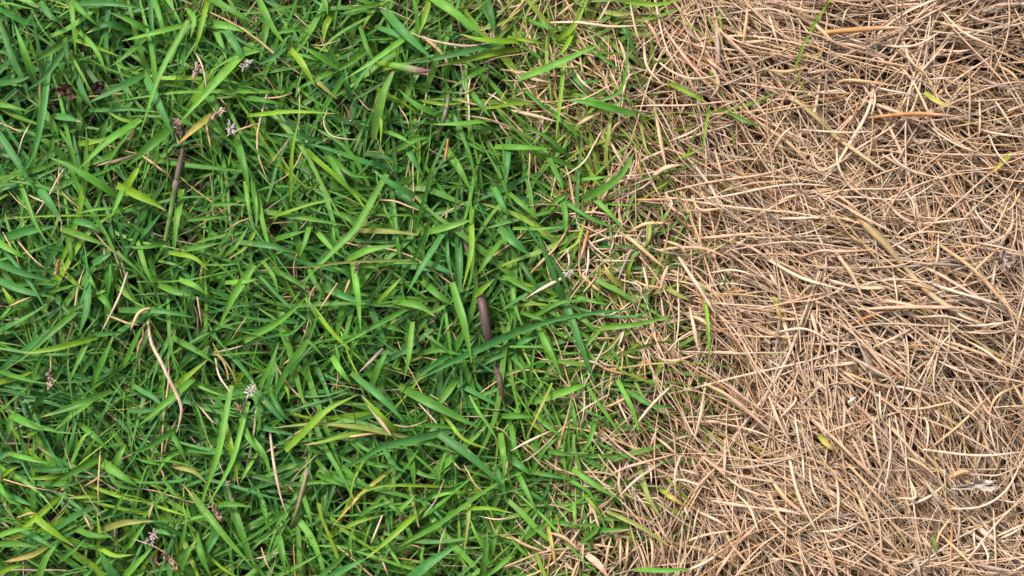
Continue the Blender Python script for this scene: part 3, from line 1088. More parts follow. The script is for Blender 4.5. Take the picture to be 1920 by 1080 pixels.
TILES[(960, 720)] = """
l 44 615,20 680,150 722,305 | green blade hanging down at the border into the straw, lower half
g 36 680,58 780,115 922,137 | green blade lying level in the straw at the lower border
l 40 368,502 500,590 632,658 | light green blade slanting down right into the straw near the bottom
g 34 370,395 500,405 612,398
l 34 462,218 430,330 365,412
g 40 150,188 220,250 292,303
b 52 -10,420 50,460 105,515
l 54 180,78 300,40 450,-10
g 42 -20,180 60,178 132,185
o 36 730,520 770,640 865,793 | blade green at its base and pink to its tip in the lower straw
e 36 830,590 900,640 982,692
o 34 570,730 720,800 905,925
l 40 735,1045 900,1048 1035,1035 | flat green blade lying level in the straw at the bottom
e 34 190,760 220,890 248,1035 | yellow-tan blade hanging down near the bottom of the border
l 28 350,690 352,740 348,805
y 18 440,840 447,870 452,915
g 36 470,822 560,820 650,808
g 26 500,758 560,760 625,772
t 34 -10,858 80,910 182,942
c 22 850,440 700,540 598,640 | curved cream straw sweeping down left to the green in the lower right
c 18 225,262 100,320 -10,377 | straight cream straw slanting across green blades at the lower border
e 18 225,-5 150,160 73,322 | straight straw yellow stalk slanting down left across green blades
c 22 905,5 780,130 665,275 | bright cream straw slanting down left at the lower border
c 20 1090,-5 1062,170 1025,315
p 32 1080,-10 1240,80 1450,260 | broad pinkish straw slanting down right in the lower dead patch
p 22 1200,300 1198,420 1195,545
p 26 1170,770 1230,900 1335,1025
c 16 950,400 920,500 920,625
p 24 1110,655 1300,690 1450,705
t 20 780,280 860,340 962,432
p 20 500,552 620,480 770,435 930,390
p 52 420,960 480,1010 545,1090 | broad flat pink dead blade rising from the bottom edge
c 22 1190,930 1100,1000 960,1060
c 14 550,58 440,120 362,172
t 24 655,860 650,950 640,1035
p 20 610,850 612,950 610,1055
c 14 590,85 630,170 670,250
c 14 760,440 780,500 785,580
p 20 300,660 400,640 470,740 520,765
g 26 300,530 420,600 490,700
g 32 90,490 200,510 345,540
g 40 330,670 450,640 560,570
g 36 120,350 170,390 215,430
g 36 120,480 180,370 270,290
l 30 265,320 290,440 310,560
g 30 330,90 350,190 370,300
g 40 400,880 480,800 330,790
g 40 200,370 280,390 360,400
l 40 40,520 100,640 150,750
g 44 0,260 20,360 60,440
g 34 210,770 320,790 420,820
y 26 400,620 450,670 520,760
p 22 220,840 300,870 375,935
t 26 400,900 395,960 405,1010
p 22 460,880 520,850 600,835 680,815
c 16 770,380 800,290 830,230
c 18 860,640 900,560 960,540 1140,600
p 22 1060,400 1180,500 1210,540
p 20 1050,540 1030,470 1010,420
c 16 950,480 1050,510 1060,510
a 18 870,330 960,300 1010,290
p 26 1000,220 1100,215 1200,220
c 18 1200,520 1300,590 1450,640
t 20 1010,640 1060,560 1140,480
c 14 1010,900 1040,740 1060,690
p 20 900,930 1060,860 1220,830 1300,820
p 22 1050,720 1160,770 1220,815
c 14 880,780 830,650 700,650
c 18 1270,620 1340,700 1390,840
p 24 1250,920 1340,830 1400,760
p 26 1150,1080 1230,960 1260,900
r 18 920,180 925,230 930,270
c 18 970,690 990,740 1000,765
c 12 740,910 720,860 700,820
p 18 700,880 740,970 760,1080
p 22 770,830 790,930 780,1070
p 24 860,1000 840,880 790,800
t 20 530,1050 540,950 560,860
r 16 560,960 590,900 600,850
"""
TILES[(1440, 720)] = """
e 46 288,292 330,335 382,382 | short ochre blade lying among the lower right straw
w 26 452,108 475,92 498,72 | tiny white petal like flake lying on the lower right straw
p 24 215,165 400,330 500,430 610,528 | straight straw slanting down right by the short ochre blade
t 20 400,400 530,530 640,650 760,772
c 30 115,390 180,640 300,872 | broad cream straw slanting down right at the lower left of the dead patch
p 28 -10,495 100,640 225,745
c 24 -20,700 90,715 205,740
c 16 1010,705 1200,690 1340,600 1425,440 | cream straw bowed like a cup at the lower right
c 20 870,370 1190,405 1450,380 | long cream straw lying level near the right edge, lower down
t 20 890,382 1080,230 1255,55
c 50 1165,800 1220,840 1280,885
a 52 800,950 830,1010 860,1090
a 28 885,540 940,620 1010,705
g 22 930,875 938,915 948,965
p 12 640,1080 635,860 615,700 598,640
p 22 475,560 560,750 605,885
c 16 542,772 400,820 245,832
p 18 560,205 430,240 300,285
t 20 965,840 1090,960 1210,1085
c 16 195,370 200,460 206,545
c 14 685,190 690,400 650,628
c 14 630,40 630,130 640,215
c 16 150,150 165,260 190,400
p 18 410,0 430,150 415,350
c 14 380,20 370,110 300,160
p 24 0,40 60,200 120,320
c 18 600,0 760,20 970,70
c 14 830,120 900,230 890,400
a 16 900,130 960,180 930,250
p 18 700,130 860,140 1080,90
p 20 1160,0 1240,160 1370,220
c 14 1260,120 1250,240 1290,400
t 20 1440,0 1290,70 1230,200
t 18 1380,0 1430,90 1450,150
p 20 1000,60 1160,180 1200,230
p 26 0,600 80,760 160,830
c 16 0,760 80,840 140,905
c 16 230,420 250,580 310,700
p 20 380,480 400,640 390,780
p 20 210,900 400,870 460,760
p 20 450,270 520,400 570,530
p 20 590,180 600,300 640,490
p 22 650,210 760,320 870,460
t 20 740,400 860,450 950,525
c 12 1060,500 1200,510 1300,510 1440,450
t 44 1000,540 1080,500 1140,490
p 20 800,540 830,640 720,640
c 14 980,600 1150,590 1330,585
c 18 750,700 900,640 1000,560
p 16 1020,830 1000,760 900,570
t 18 820,960 740,830 640,720
p 20 850,830 960,980 1000,1080
c 16 1280,880 1360,850 1440,800
c 12 1290,650 1370,665 1450,660
c 14 1270,700 1280,900 1285,1080
t 16 950,1000 960,860 1040,740
c 14 1160,750 1160,860 1170,960
c 14 320,850 360,930 500,900
p 22 300,880 340,980 380,1080
c 12 0,985 100,990 200,1020
p 18 700,1020 760,1000 840,960
a 30 1130,1000 1250,1030 1420,1060
c 18 1200,880 1240,960 1230,1030
p 20 110,20 160,90 60,200
a 20 180,130 250,60 300,0
c 18 620,640 640,560 700,640
"""

def trace_ribbon(c, wpx, pts, heavy, rngp, label_up=False):
    """pts in full photograph pixels; the blade lies on top of the mat, its base dipping into it"""
    green = c in GREENS
    S = 16 if heavy else 12
    pts = np.asarray(pts, float)
    if green:
        q0 = pts[0] - (pts[1] - pts[0]) / np.linalg.norm(pts[1] - pts[0]) * np.linalg.norm(pts[-1] - pts[0]) * rngp.uniform(.12, .28)
        pts = np.vstack([q0, pts])
    if not green and np.mean(pts[:, 0]) < 1000 and not heavy:
        wpx = min(wpx * .62, 17)
        if c in 'pcr': c = 't'
        pts = np.vstack([pts[0] - (pts[1] - pts[0]) * .5, pts])
    wpx *= .80 if green else (.85 if wpx < 30 else .72)
    xy = curve(pts, S)
    s = np.linspace(0, 1, S)
    ln = np.linalg.norm(pts[-1] - pts[0]) * .25
    top = rngp.uniform(29, 36) if heavy else rngp.uniform(25, 32.5)
    if not green and np.mean(pts[:, 0]) < 1050: top -= 1.0
    dip = min(ln * .4, rngp.uniform(7, 13))
    if np.mean(pts[:, 0]) > 1200: top -= 2 if heavy else 1.5
    peak = rngp.uniform(.5, .7)
    if c in 'yl' and np.mean(pts[:, 0]) > 1150: wpx *= .85
    z = top - dip * np.clip((peak - s) / peak, 0, 1) ** 1.8 - rngp.uniform(0, 3) * np.clip((s - peak) / (1 - peak), 0, 1) ** 2
    if label_up: z += 3.5
    z = z * MM
    x, y = to_world(xy[:, 0], xy[:, 1], z)
    P = np.stack([x, y, z], 1)[None]
    if green or c in 'e' or wpx > 36:
        a = rngp.uniform(1.9, 3.6)
        prof = (0.72 + 0.28 * np.clip(s / .35, 0, 1)) * np.clip(1 - s ** a, 0.02, 1) * 1.1
        sect = 'v'
    else:
        prof = (0.72 + 0.28 * np.sin(np.pi * s)) * np.clip(1.03 - s ** rngp.uniform(4, 9), 0.1, 1)
        sect = 'a'
    hw = wpx / 3 * .25 * MM * .5
    roll = (rngp.uniform(-.35, .35) + rngp.uniform(-.5, .5) * (s - .4))[None]
    col = np.repeat(PAL[c][None], S, 0) * rngp.uniform(.85, 1.15) * (1 + np.array([rngp.uniform(-.05, .05) for _ in range(3)]))
    if green:
        f = np.clip(.2 - s, 0, 1)[:, None] / .2 * .35
        col = col * (1 - f) + np.array([.12, .16, .035]) * f
        if c in 'oy' or rngp.random() < .25:
            f = np.clip((s - rngp.uniform(.82, .93)) / .08, 0, 1)[:, None] * (.85 if c == 'o' else .6)
            col = col * (1 - f) + PAL['t'] * f
    if c == 'e':
        f = np.clip((.45 - s) / .3, 0, 1)[:, None]
        col = col * (1 - f * .6) + PAL['y'] * f * .6
        f = np.clip((s - .6) / .3, 0, 1)[:, None]
        col = col * (1 - f * .6) + PAL['r'] * f * .6
    if c == 'r':
        f = np.clip((.3 - s) / .3, 0, 1)[:, None]
        col = col * (1 - f * .4) + PAL['e'] * f * .4
        f = np.clip((s - .4) / .5, 0, 1)[:, None]
        col = col * (1 - f * .7) + PAL['p'] * f * .7
    return ribbon_arrays(P, np.array([hw]), prof[None], sect, roll, col[None], np.array([rngp.uniform(0, 20)])), P[0, 0]

traced_green = []; traced_dry = []
for (ox, oy), txt in TILES.items():
    for line in txt.strip().splitlines():
        body, _, label = line.partition('|')
        f = body.split(); c = f[0]; wpx = float(f[1]); label = label.strip()
        pts = [(ox + float(a.split(',')[0]) / 3, oy + float(a.split(',')[1]) / 3) for a in f[2:]]
        arr, base = trace_ribbon(c, wpx, pts, bool(label), prn, 'cream' in label and pts[0][0] < 1000)
        green = c in GREENS
        if label:
            nm = 'grass_strand' if green else ('dead_grass_strand' if wpx > 26 else 'straw')
            if c == 'w': nm = 'flake'
            o = mesh_from(nm, [arr], [M_GREEN if green else M_DRY], origin=tuple(base))
            tag(o, label, {'grass_strand': 'grass blade', 'dead_grass_strand': 'dead grass blade', 'straw': 'straw', 'flake': 'flake'}[nm],
                None if c == 'w' else ('single green blades on top of the turf' if green else 'single dead blades and straws on top of the mat'))
        else:
            (traced_green if green else traced_dry).append(arr)

# ------------------------------------------------------------------ the two grass masses
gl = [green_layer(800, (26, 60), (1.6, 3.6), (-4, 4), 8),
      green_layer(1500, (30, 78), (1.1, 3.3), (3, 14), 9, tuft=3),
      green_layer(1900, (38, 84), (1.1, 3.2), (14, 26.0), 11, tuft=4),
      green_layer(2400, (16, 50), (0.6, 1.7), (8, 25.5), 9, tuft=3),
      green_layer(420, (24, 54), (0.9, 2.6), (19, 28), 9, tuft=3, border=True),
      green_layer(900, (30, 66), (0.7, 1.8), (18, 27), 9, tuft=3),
      green_layer(9000, (40, 90), (3, 6), (4, 24), 6, far=True)] + traced_green
og = mesh_from('green_grass', gl, [M_GREEN])
tag(og, 'dense living green grass filling the left side', 'grass', kind='stuff')

def thatch_dens(x, y):
    return green_amount(x, y) * .5 + .1
def edge_dens(x, y):
    b = np.interp(y, BND_Y, BND_X)
    k = np.interp(y, [0, 350, 1080], [1.5, .8, .8])
    return np.exp(-((b - 70 * k - x) / (105 * k)) ** 2) * .9 + .03 * (x < b)
dl = [dry_layer(2600, (18, 50), (0.7, 1.5), (-4, 4), 7, shade_bias=.7),
      dry_layer(3200, (24, 64), (0.6, 1.4), (3, 12), 9, shade_bias=.5),
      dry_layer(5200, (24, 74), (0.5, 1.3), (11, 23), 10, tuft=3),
      dry_layer(2600, (40, 100), (0.45, 1.3), (18, 27), 14, iso=.22, tuft=5),
      dry_layer(2500, (3, 12), (0.4, 1.5), (0, 18), 5, iso=1, shade_bias=.4, x0=1150),
      dry_layer(10000, (45, 100), (1.6, 3.2), (3, 24), 6, far=True)] + traced_dry
od = mesh_from('dry_grass', dl, [M_DRY])
tag(od, 'tangled mat of dead tan and pinkish straw filling the right side', 'dead grass', kind='stuff')
tl = [dry_layer(2600, (14, 40), (0.7, 1.7), (1, 11), 7, dens=thatch_dens, iso=1, shade_bias=.45, x0=X0),
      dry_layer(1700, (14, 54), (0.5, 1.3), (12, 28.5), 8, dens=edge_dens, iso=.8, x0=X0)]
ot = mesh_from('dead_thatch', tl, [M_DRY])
tag(ot, 'brown dead thatch showing in the gaps between green blades', 'dead grass', kind='stuff')

# ------------------------------------------------------------------ runners
def P3(pts, z):
    """[(px,py),...] with heights z (mm, scalar or list) -> world curve control points"""
    z = np.full(len(pts), float(z)) if np.ndim(z) == 0 else np.asarray(z, float)
    z = z * MM
    x, y = to_world([p[0] for p in pts], [p[1] for p in pts], z)
    return np.stack([x, y, z], 1)
def child(o, parent):
    o.parent = parent
    o.matrix_parent_inverse.identity()
    o.location = (0, 0, 0)
    return o
def part(name, arrs, mat, root):
    o = mesh_from(name, arrs, [mat], origin=tuple(root.location))
    return child(o, root)
def empty(name, loc):
    e = bpy.data.objects.new(name, None); e.location = loc; e.empty_display_size = .01
    COL.objects.link(e); return e
def grad(cols, S):
    c = np.asarray(cols, float); t = np.linspace(0, len(c) - 1, S)
    return np.stack([np.interp(t, range(len(c)), c[:, k]) for k in range(3)], 1)

PURP = (0.098, 0.055, 0.056); PURP2 = (0.105, 0.085, 0.052); GREY = (0.10, 0.095, 0.065); OLV = (0.07, 0.095, 0.03); MAG = (0.125, 0.045, 0.078)
def runner(name, label, pts, z, rad, cols, nodes, sheaths, ncol):
    if name == 'straw_runner': cols = [tuple(q * .62 for q in k) for k in cols]; sheaths = [(a, b, c_, tuple(q * .62 for q in k)) for a, b, c_, k in sheaths]
    c = P3(pts, z); root = empty(name, tuple(c[0])); tag(root, label, 'grass runner', 'creeping stems showing between the blades')
    S = 40; P = curve(c, S)
    r = np.interp(np.linspace(0, 1, S), np.linspace(0, 1, len(rad)), rad) * MM
    tb = tube_arrays(P, r, grad(cols, S), 12)
    Cc = tb[3].reshape(S, 13, 4); aa = np.linspace(0, 2 * np.pi, 13)          # greenish streaks run along the stem
    g_ = (.5 + .5 * np.sin(aa * 2 + .8 + 1.5 * np.linspace(0, 1, S)[:, None]))[..., None] ** 2 * .6
    Cc[..., :3] = Cc[..., :3] * (1 - g_) + np.array([.095, .105, .045]) * g_
    part('stem', [tb], M_GREEN, root)
    for (t, k) in nodes:
        i = int(t * (S - 1)); i0 = max(i - 1, 0); i1 = min(i + 1, S - 1)
        q = np.stack([P[i] + (P[i1] - P[i0]) / 2 * a for a in np.linspace(-1.1, 1.1, 9)])
        rr = r[i] * (1 + .35 * k * np.cos(np.linspace(-1, 1, 9) * 1.5))
        part('node', [tube_arrays(q, rr, np.repeat(np.array([ncol]), 9, 0), 12)], M_GREEN, root)
    for (t0, t1, wk, sc) in sheaths:
        i0 = int(t0 * (S - 1)); i1 = int(t1 * (S - 1)); q = P[i0:i1 + 1].copy()
        q = curve(q, 12); q[:, 2] += r[i0] * .35
        s = np.linspace(0, 1, 12)
        arr = ribbon_arrays(q[None], np.array([r[i0] * wk]), (np.clip(1.15 - s ** 3, .1, 1))[None], 'a', np.zeros((1, 12)) + .15, np.repeat(np.array([sc]), 12, 0)[None], np.array([3.0]))
        part('sheath', [arr], M_DRY, root)
    return root
runner('grass_runner', 'thick purple runner showing between green blades left of the border',
       [(852, 385), (866, 430), (880, 480), (896, 535), (905, 575), (914, 625), (926, 672), (936, 712), (942, 748), (952, 790), (966, 850), (990, 915)],
       [12, 20, 22, 20, 28.5, 26, 13, 28, 23, 13, 10, 9], [1.1, 1.3, 1.5, 2.0, 2.0, 1.2, 1.2, 1.6, 1.1, 1.0],
       [GREY, GREY, PURP2, PURP, PURP, PURP2, PURP, PURP, OLV, OLV], [(.28, .5), (.61, 1.0)], [(.03, .26, 1.15, (.15, .14, .10)), (.31, .47, 1.1, (.085, .05, .06))], MAG)
runner('grass_runner', 'green stem with purple sheath in the upper left turf below the dark seed head',
       [(359, 180), (356, 225), (344, 275), (335, 318), (327, 360), (319, 405), (310, 450)],
       [18, 20, 23, 28, 28, 26, 20], [.6, .7, .8, 1.3, 1.3, 1.2, 1.0], [OLV, OLV, PURP2, PURP, OLV, (.15, .26, .07), (.15, .22, .07)],
       [(.62, .6)], [(.4, .6, 1.15, (.20, .12, .14))], (.16, .12, .10))
runner('grass_runner', 'short grey-brown runner piece standing in the upper middle turf',
       [(842, 172), (838, 200), (830, 228), (822, 262)], [20, 26, 26.5, 18], [.8, .95, .95, .7], [GREY, (.2, .17, .13), GREY, OLV], [(.4, .6)], [(.45, .9, 1.2, (.22, .22, .12))], (.10, .08, .06))
runner('grass_runner', 'brown jointed runner at the bottom left of the turf centre',
       [(580, 850), (575, 885), (565, 925), (553, 968), (545, 990)], [16, 24, 26.5, 25, 18], [.9, 1.0, 1.0, .9, .7], [OLV, (.19, .15, .09), (.17, .14, .07), OLV], [(.3, .8)], [(.35, .8, 1.2, (.26, .24, .12))], (.22, .16, .11))
runner('straw_runner', 'long straw-coloured runner slanting down right across the dead patch',
       [(1452, 150), (1500, 195), (1535, 228), (1575, 265), (1600, 300), (1583, 372), (1622, 420), (1667, 467), (1707, 513), (1750, 557), (1795, 585), (1850, 616)][5:],
       [16, 26, 26, 24, 25.5, 26.5, 20], [.9, 1.8, 1.5, 1.1, 1.2, 1.3, .6], [(.30, .23, .09), (.62, .43, .20), (.58, .42, .22), (.68, .50, .30), (.70, .54, .36), (.72, .56, .38)],
       [(.17, .8), (.64, .5)], [(.19, .42, 1.25, (.60, .44, .24)), (.66, .95, 1.2, (.72, .56, .38))], (.33, .20, .08))
runner('straw_runner', 'yellowish runner slanting down right above the long straw-coloured one',
       [(1460, 160), (1500, 195), (1532, 222), (1568, 258), (1600, 280), (1645, 312), (1680, 335)],
       [18, 24, 26, 23, 27, 26, 20], [.7, 1.0, 1.0, 1.0, 1.0, .8, .5], [(.62, .40, .22), (.52, .42, .17), (.48, .38, .14), (.66, .46, .24), (.72, .54, .34), (.74, .58, .38)],
       [(.5, .4)], [(.05, .45, 1.2, (.56, .44, .20))], (.40, .27, .12))

# purple-tipped sheath at the top of the turf
def purple_sheath():
    c = P3([(705, 118), (745, 124), (785, 132), (806, 132)], [26, 31, 31.5, 30])
    root = empty('leaf_sheath', tuple(c[0])); tag(root, 'plump green leaf sheath with a purple tip in the upper turf', 'leaf sheath')
    P = curve(c, 18); r = np.interp(np.linspace(0, 1, 18), [0, .2, .6, .85, 1], [.8, 1.5, 1.9, 1.3, .25]) * MM
    part('stem', [tube_arrays(P[:14], r[:14], grad([PAL['y'], PAL['y'], PAL['l'], (.25, .2, .12)], 14), 10, .6)], M_GREEN, root)
    part('tip', [tube_arrays(P[13:], r[13:] * 1.02, grad([(.22, .13, .12), (.28, .10, .18)], 5), 10, .6)], M_GREEN, root)
purple_sheath()

# ------------------------------------------------------------------ seed heads and flower tufts
def ellipsoid(c, ax, length, rad, col, K=7, S=7):
    ax = np.asarray(ax, float); ax /= np.linalg.norm(ax)
    t = np.linspace(-1, 1, S)
    P = np.asarray(c)[None] + ax[None] * t[:, None] * length / 2
    r = rad * np.sqrt(np.clip(1 - t ** 2 * .97, 0, 1)) * (1 - .25 * t)
    return tube_arrays(P, r, np.repeat(np.array([col]), S, 0), K)
def seed_head(px, py, ang, ln, label, stalk, cols, tuft=0, z=33, n=14, tcol=(.78, .74, .66)):
    """ang: direction on the photo in degrees (0 right, 90 up); ln in px"""
    r = random.Random(int(px * 7 + py))
    c = P3([(px, py)], z)[0]; d = np.array([math.cos(R(ang)), math.sin(R(ang)), .12])
    if stalk:
        sc = P3(stalk, [18] + [z - 3] * (len(stalk) - 1)); base = sc[0]
    else:
        base = c - d * ln * PX * .9 - np.array([0, 0, .012])
        sc = np.stack([base, c - d * ln * PX * .5 - np.array([0, 0, .002])])
    root = empty('seed_head', tuple(base)); tag(root, label, 'seed head', 'seed heads and flowers poking out of the turf')
    sc = np.vstack([sc, c - d * ln * PX * .45, c + d * ln * PX * .35])
    P = curve(sc, 24)
    part('stalk', [tube_arrays(P, np.full(24, .35) * MM, grad([(.24, .24, .10), (.30, .22, .14), (.34, .22, .16)], 24), 6)], M_GREEN, root)
    sp = []
    for i in range(n):
        t = (i + .5) / n - .5
        q = np.array([r.gauss(0, 1), r.gauss(0, 1), r.gauss(0, .6)]); q -= d * q.dot(d)
        q /= np.linalg.norm(q) + 1e-9
        cc = c + d * t * ln * PX + q * .75 * MM
        ax = d + q * r.uniform(.3, .9)
        k = r.choice(cols); k = np.array(k) * r.uniform(.5, .8)
        sp.append(ellipsoid(cc, ax, r.uniform(2.0, 3.0) * MM, r.uniform(.4, .62) * MM, k))
    part('spikelets', sp, M_DRY, root)
    tcol = np.array(tcol) * .5
    if tuft:
        th = []
        for i in range(tuft):
            q = np.array([r.gauss(0, 1), r.gauss(0, 1), abs(r.gauss(0, .9)) + .2]); q /= np.linalg.norm(q)
            a = c + d * r.uniform(-.45, .45) * ln * PX
            L = r.uniform(1.3, 2.9) * MM
            b = a + q * L * .6; e = a + q * L + np.array([r.gauss(0, .3), r.gauss(0, .3), -.2]) * MM
            th.append(tube_arrays(curve(np.stack([a, b, e]), 6), np.array([.13, .15, .17, .22, .30, .16]) * MM, np.repeat(np.array([tcol]), 6, 0), 5))
            th.append(ellipsoid(e, e - b, r.uniform(.9, 1.5) * MM, .27 * MM, np.array(tcol) * r.uniform(.85, 1.05), 6, 5))
        part('anthers', th, M_DRY, root)
PINK = (.42, .20, .19); BRN = (.26, .13, .08); DRK = (.13, .07, .06); PALE = (.55, .42, .33); VIO = (.22, .11, .13)
seed_head(368, 133, 70, 26, 'small pink seed head beside a hooked cream stalk', [(357, 180), (362, 155)], [PINK, PALE, VIO], 6, tcol=(.6, .42, .38))
seed_head(334, 236, 105, 30, 'dark violet seed head right of a broad bluish blade tip', [(345, 290), (340, 262)], [VIO, DRK, PINK], 8, tcol=(.58, .45, .42), n=18)
seed_head(408, 213, 35, 34, 'elongated reddish seed head lying right of the dark violet one', [(385, 245), (397, 226)], [PINK, BRN, PALE], 5, tcol=(.6, .45, .35), n=18)
seed_head(462, 122, 60, 16, 'white flower tuft at the top of the turf near a green crossing blade', None, [PALE, (.4, .38, .3)], 20, n=7)
seed_head(432, 240, 80, 14, 'pale flower tuft at the end of a cream straw under the elongated seed head', None, [PALE, (.4, .38, .3)], 20, n=7)
seed_head(470, 731, 60, 20, 'largest white flower tuft in the lower middle of the turf', [(452, 775), (462, 750)], [PALE, (.5, .48, .4)], 44, n=9, z=34)
seed_head(94, 712, 85, 34, 'brown seed head with pale anthers near the left edge, halfway down', [(92, 650), (95, 680)], [BRN, PALE, DRK], 9, tcol=(.62, .55, .5))
seed_head(107, 500, 88, 26, 'tan and brown seed husk under a broad bluish blade near the left edge', None, [BRN, (.45, .27, .15), DRK], 0)
seed_head(407, 962, 118, 34, 'plump brown seed head on its own right of the long pale slanting blades', [(392, 920), (398, 938)], [BRN, PINK, DRK], 3, tcol=(.6, .5, .4), n=18)
seed_head(285, 1008, 60, 28, 'white and pink flower head at the bottom left of the turf', None, [PINK, PALE, DRK], 16, n=10)
seed_head(318, 1052, 125, 40, 'reddish brown seed head nearest the bottom edge', None, [BRN, DRK, (.42, .22, .10)], 3, tcol=(.6, .5, .4), n=18)
seed_head(448, 765, 100, 18, 'small rusty seed husk just below the largest white flower tuft', None, [BRN, (.40, .24, .12)], 0, n=9)
seed_head(1066, 512, 20, 14, 'tiny pale flower tuft at the base of the cream spike in the border', None, [PALE, (.5, .4, .28)], 10, n=5)

# ------------------------------------------------------------------ shrivelled leaves
def crumple(name, label, px, py, w_, h_, ang, cols, z, seed, cat='dead leaf'):
    r = np.random.default_rng(seed); n = 22
    g = r.random((8, 8))
    u = np.linspace(-1, 1, n); U, Vv = np.meshgrid(u, u, indexing='ij')
    rr = np.sqrt(U ** 2 + Vv ** 2); th = np.arctan2(Vv, U)
    edge = .75 + .18 * np.sin(th * 3 + seed) + .1 * np.sin(th * 7 + seed * 2)
    k = np.clip(np.maximum(abs(U), abs(Vv)) / (rr + 1e-6), 0, 1.2) * edge
    X = U * k * w_ * .5 * PX; Y = Vv * k * h_ * .5 * PX
    Z = (np.sin(U * 5 + seed) * np.cos(Vv * 4 + seed) * 1.4 + np.sin(U * 9 + Vv * 7) * .6 + rr ** 2 * 1.6 + r.normal(0, .12, U.shape)) * MM
    a = R(ang); Xr = X * math.cos(a) - Y * math.sin(a); Yr = X * math.sin(a) + Y * math.cos(a)
    c = P3([(px, py)], z)[0]
    V = np.stack([Xr + c[0], Yr + c[1], Z + c[2]], -1).reshape(-1, 3)
    idx = np.arange(n * n).reshape(n, n)
    F = np.stack([idx[:-1, :-1], idx[1:, :-1], idx[1:, 1:], idx[:-1, 1:]], -1).reshape(-1, 4)
    cc = np.array(cols); t = np.clip((np.sin(U * 3 + seed * 1.7) + np.sin(Vv * 4)) * .25 + .5, 0, 1).reshape(-1, 1)
    C = np.ones((n * n, 4)); C[:, :3] = (cc[0] * (1 - t) + cc[1] * t) * .65
    UV = np.stack([U, Vv], -1).reshape(-1, 2) * 2
    o = mesh_from(name, [(V, F, UV, C)], [M_DRY], origin=tuple(c))
    tag(o, label, cat)
crumple('dead_leaf', 'dark shrivelled brown leaf at the upper left', 125, 172, 46, 34, -25, [(.05, .025, .018), (.17, .09, .06)], 28, 3)
crumple('dead_leaf', 'blackish shrivelled leaf just right of the dark brown one', 185, 166, 42, 28, 20, [(.035, .025, .02), (.10, .06, .045)], 26, 5)
crumple('dead_leaf', 'grey crumpled leaf in the straw near the right edge', 1884, 488, 34, 44, 10, [(.30, .22, .18), (.45, .38, .33)], 30, 8)
crumple('dead_leaf', 'wide grey papery leaf sheath crumpled at the lower right', 1832, 910, 105, 24, 4, [(.42, .36, .30), (.58, .50, .42)], 30, 11)
crumple('flake', 'small cream flake hanging on a pale blade in the middle of the turf', 668, 505, 9, 22, -8, [(.62, .52, .38), (.7, .6, .46)], 37.5, 2, 'flake')

# ------------------------------------------------------------------ dewdrops resting on what is under them
def water_material():
    m = bpy.data.materials.new('dew_water'); m.use_nodes = True
    p = m.node_tree.nodes['Principled BSDF']
    p.inputs['Base Color'].default_value = (1, 1, 1, 1); p.inputs['Roughness'].default_value = 0.0
    p.inputs['IOR'].default_value = 1.33; p.inputs['Transmission Weight'].default_value = 1.0
    return m
M_WATER = water_material()
DROPS = [(418, 285), (417, 265), (288, 337), (766, 97), (658, 227), (618, 177), (652, 247), (582, 330), (778, 180), (878, 58),
         (923, 342), (567, 165), (592, 231), (242, 420), (257, 415), (242, 463), (290, 551), (342, 553), (432, 542), (398, 488),
         (368, 655), (466, 655), (210, 693), (157, 460), (470, 535), (317, 488), (758, 450), (548, 449), (540, 637), (532, 430),
         (1147, 445), (551, 806), (577, 1024), (525, 1003), (582, 1006), (498, 948), (587, 1070), (797, 877), (792, 895), (503, 1003),
         (595, 922), (562, 767), (340, 818), (465, 917), (1162, 385), (840, 60), (905, 178), (730, 995), (620, 912), (275, 700), (430, 60),
         (700, 45), (908, 988), (672, 650)]
dg = bpy.context.evaluated_depsgraph_get(); dg.update()
bpy.context.view_layer.update()
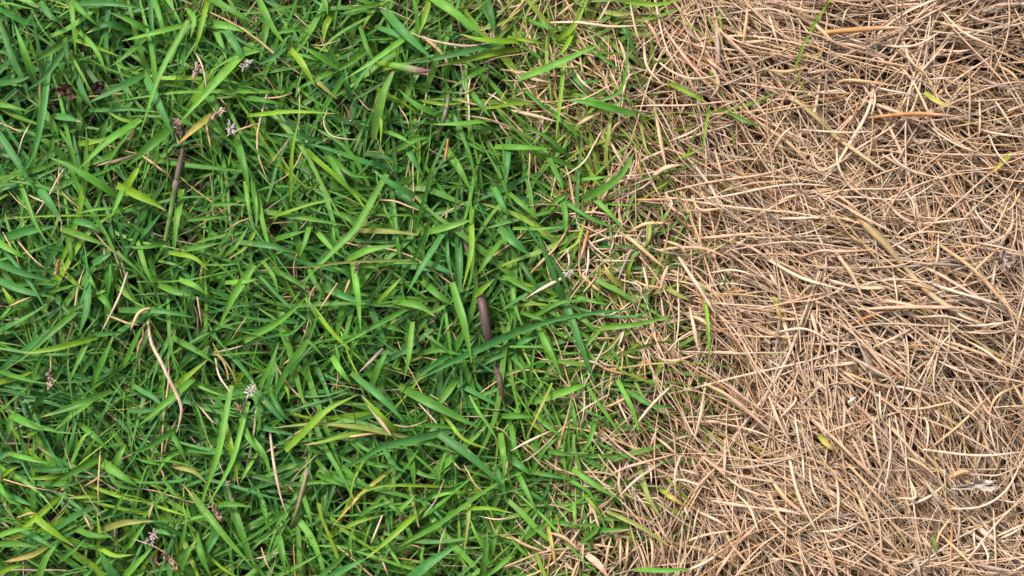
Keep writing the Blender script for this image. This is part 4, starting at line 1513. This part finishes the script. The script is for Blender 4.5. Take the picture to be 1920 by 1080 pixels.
LAND = [('the dark shrivelled brown leaf', 125, 172), ('the small pink seed head', 368, 133), ('the dark violet seed head', 334, 236),
        ('the elongated reddish seed head', 408, 213), ('the white flower tuft near the top', 462, 122), ('the curled cream thread', 612, 240),
        ('the purple tipped sheath', 770, 128), ('the short grey-brown runner piece', 832, 215), ('the green and purple stem', 325, 360),
        ('the level blue-green blade', 305, 583), ('the twisted cream dead blade', 300, 677), ('the cream flake', 668, 505),
        ('the purple runner', 905, 575), ('the largest white flower tuft', 470, 731), ('the upright orange-brown tip', 838, 285),
        ('the fan of blades pointing left', 620, 810), ('the brown jointed runner', 560, 930), ('the bowed cream straw', 860, 70),
        ('the plump brown seed head', 407, 962), ('the tan tipped blades at the bottom', 700, 920), ('the short bright green stub', 1180, 510),
        ('the bright upright forked blade', 715, 180), ('the brown seed head at the left edge', 94, 712), ('the seed husk at the left', 107, 500)]
DIRW = ['right of', 'above and right of', 'above', 'above and left of', 'left of', 'below and left of', 'below', 'below and right of']
proto = None; used = set()
for (x, y) in DROPS:
    wx, wy = to_world(x, y, ZREF)
    org = Vector((0, 0, CAM_H)); d = (Vector((float(wx), float(wy), ZREF)) - org).normalized()
    hit, loc, nor, idx, ob, _ = scn.ray_cast(dg, org, d)
    if not hit: continue
    lab = None
    for (nm, lx, ly) in sorted(LAND, key=lambda q: math.hypot(q[1] - x, q[2] - y))[:3]:
        k = int(round(math.degrees(math.atan2(ly - y, x - lx)) / 45)) % 8
        lab = 'clear dewdrop ' + ('close ' if math.hypot(lx - x, ly - y) < 45 else 'some way ') + DIRW[k] + ' ' + nm
        if lab not in used: break
        lab = None
    if lab is None: continue
    used.add(lab)
    rad = prn.choice([.75, .9, 1.05, 1.25, 1.45]) * MM
    if proto is None:
        P = np.stack([np.zeros(13), np.zeros(13), -np.cos(np.linspace(0.02, np.pi - .02, 13))], 1)
        arr = tube_arrays(P, np.sin(np.linspace(0.02, np.pi - .02, 13)), np.ones((13, 3)), 18)
        o = mesh_from('dewdrop', [arr], [M_WATER]); proto = o
    else:
        o = proto.copy(); COL.objects.link(o)
    o.location = loc - d * rad * .8
    o.scale = (rad, rad * prn.uniform(.9, 1.1), rad * .9)
    tag(o, lab, 'dewdrop', 'dewdrops scattered over the green blades')
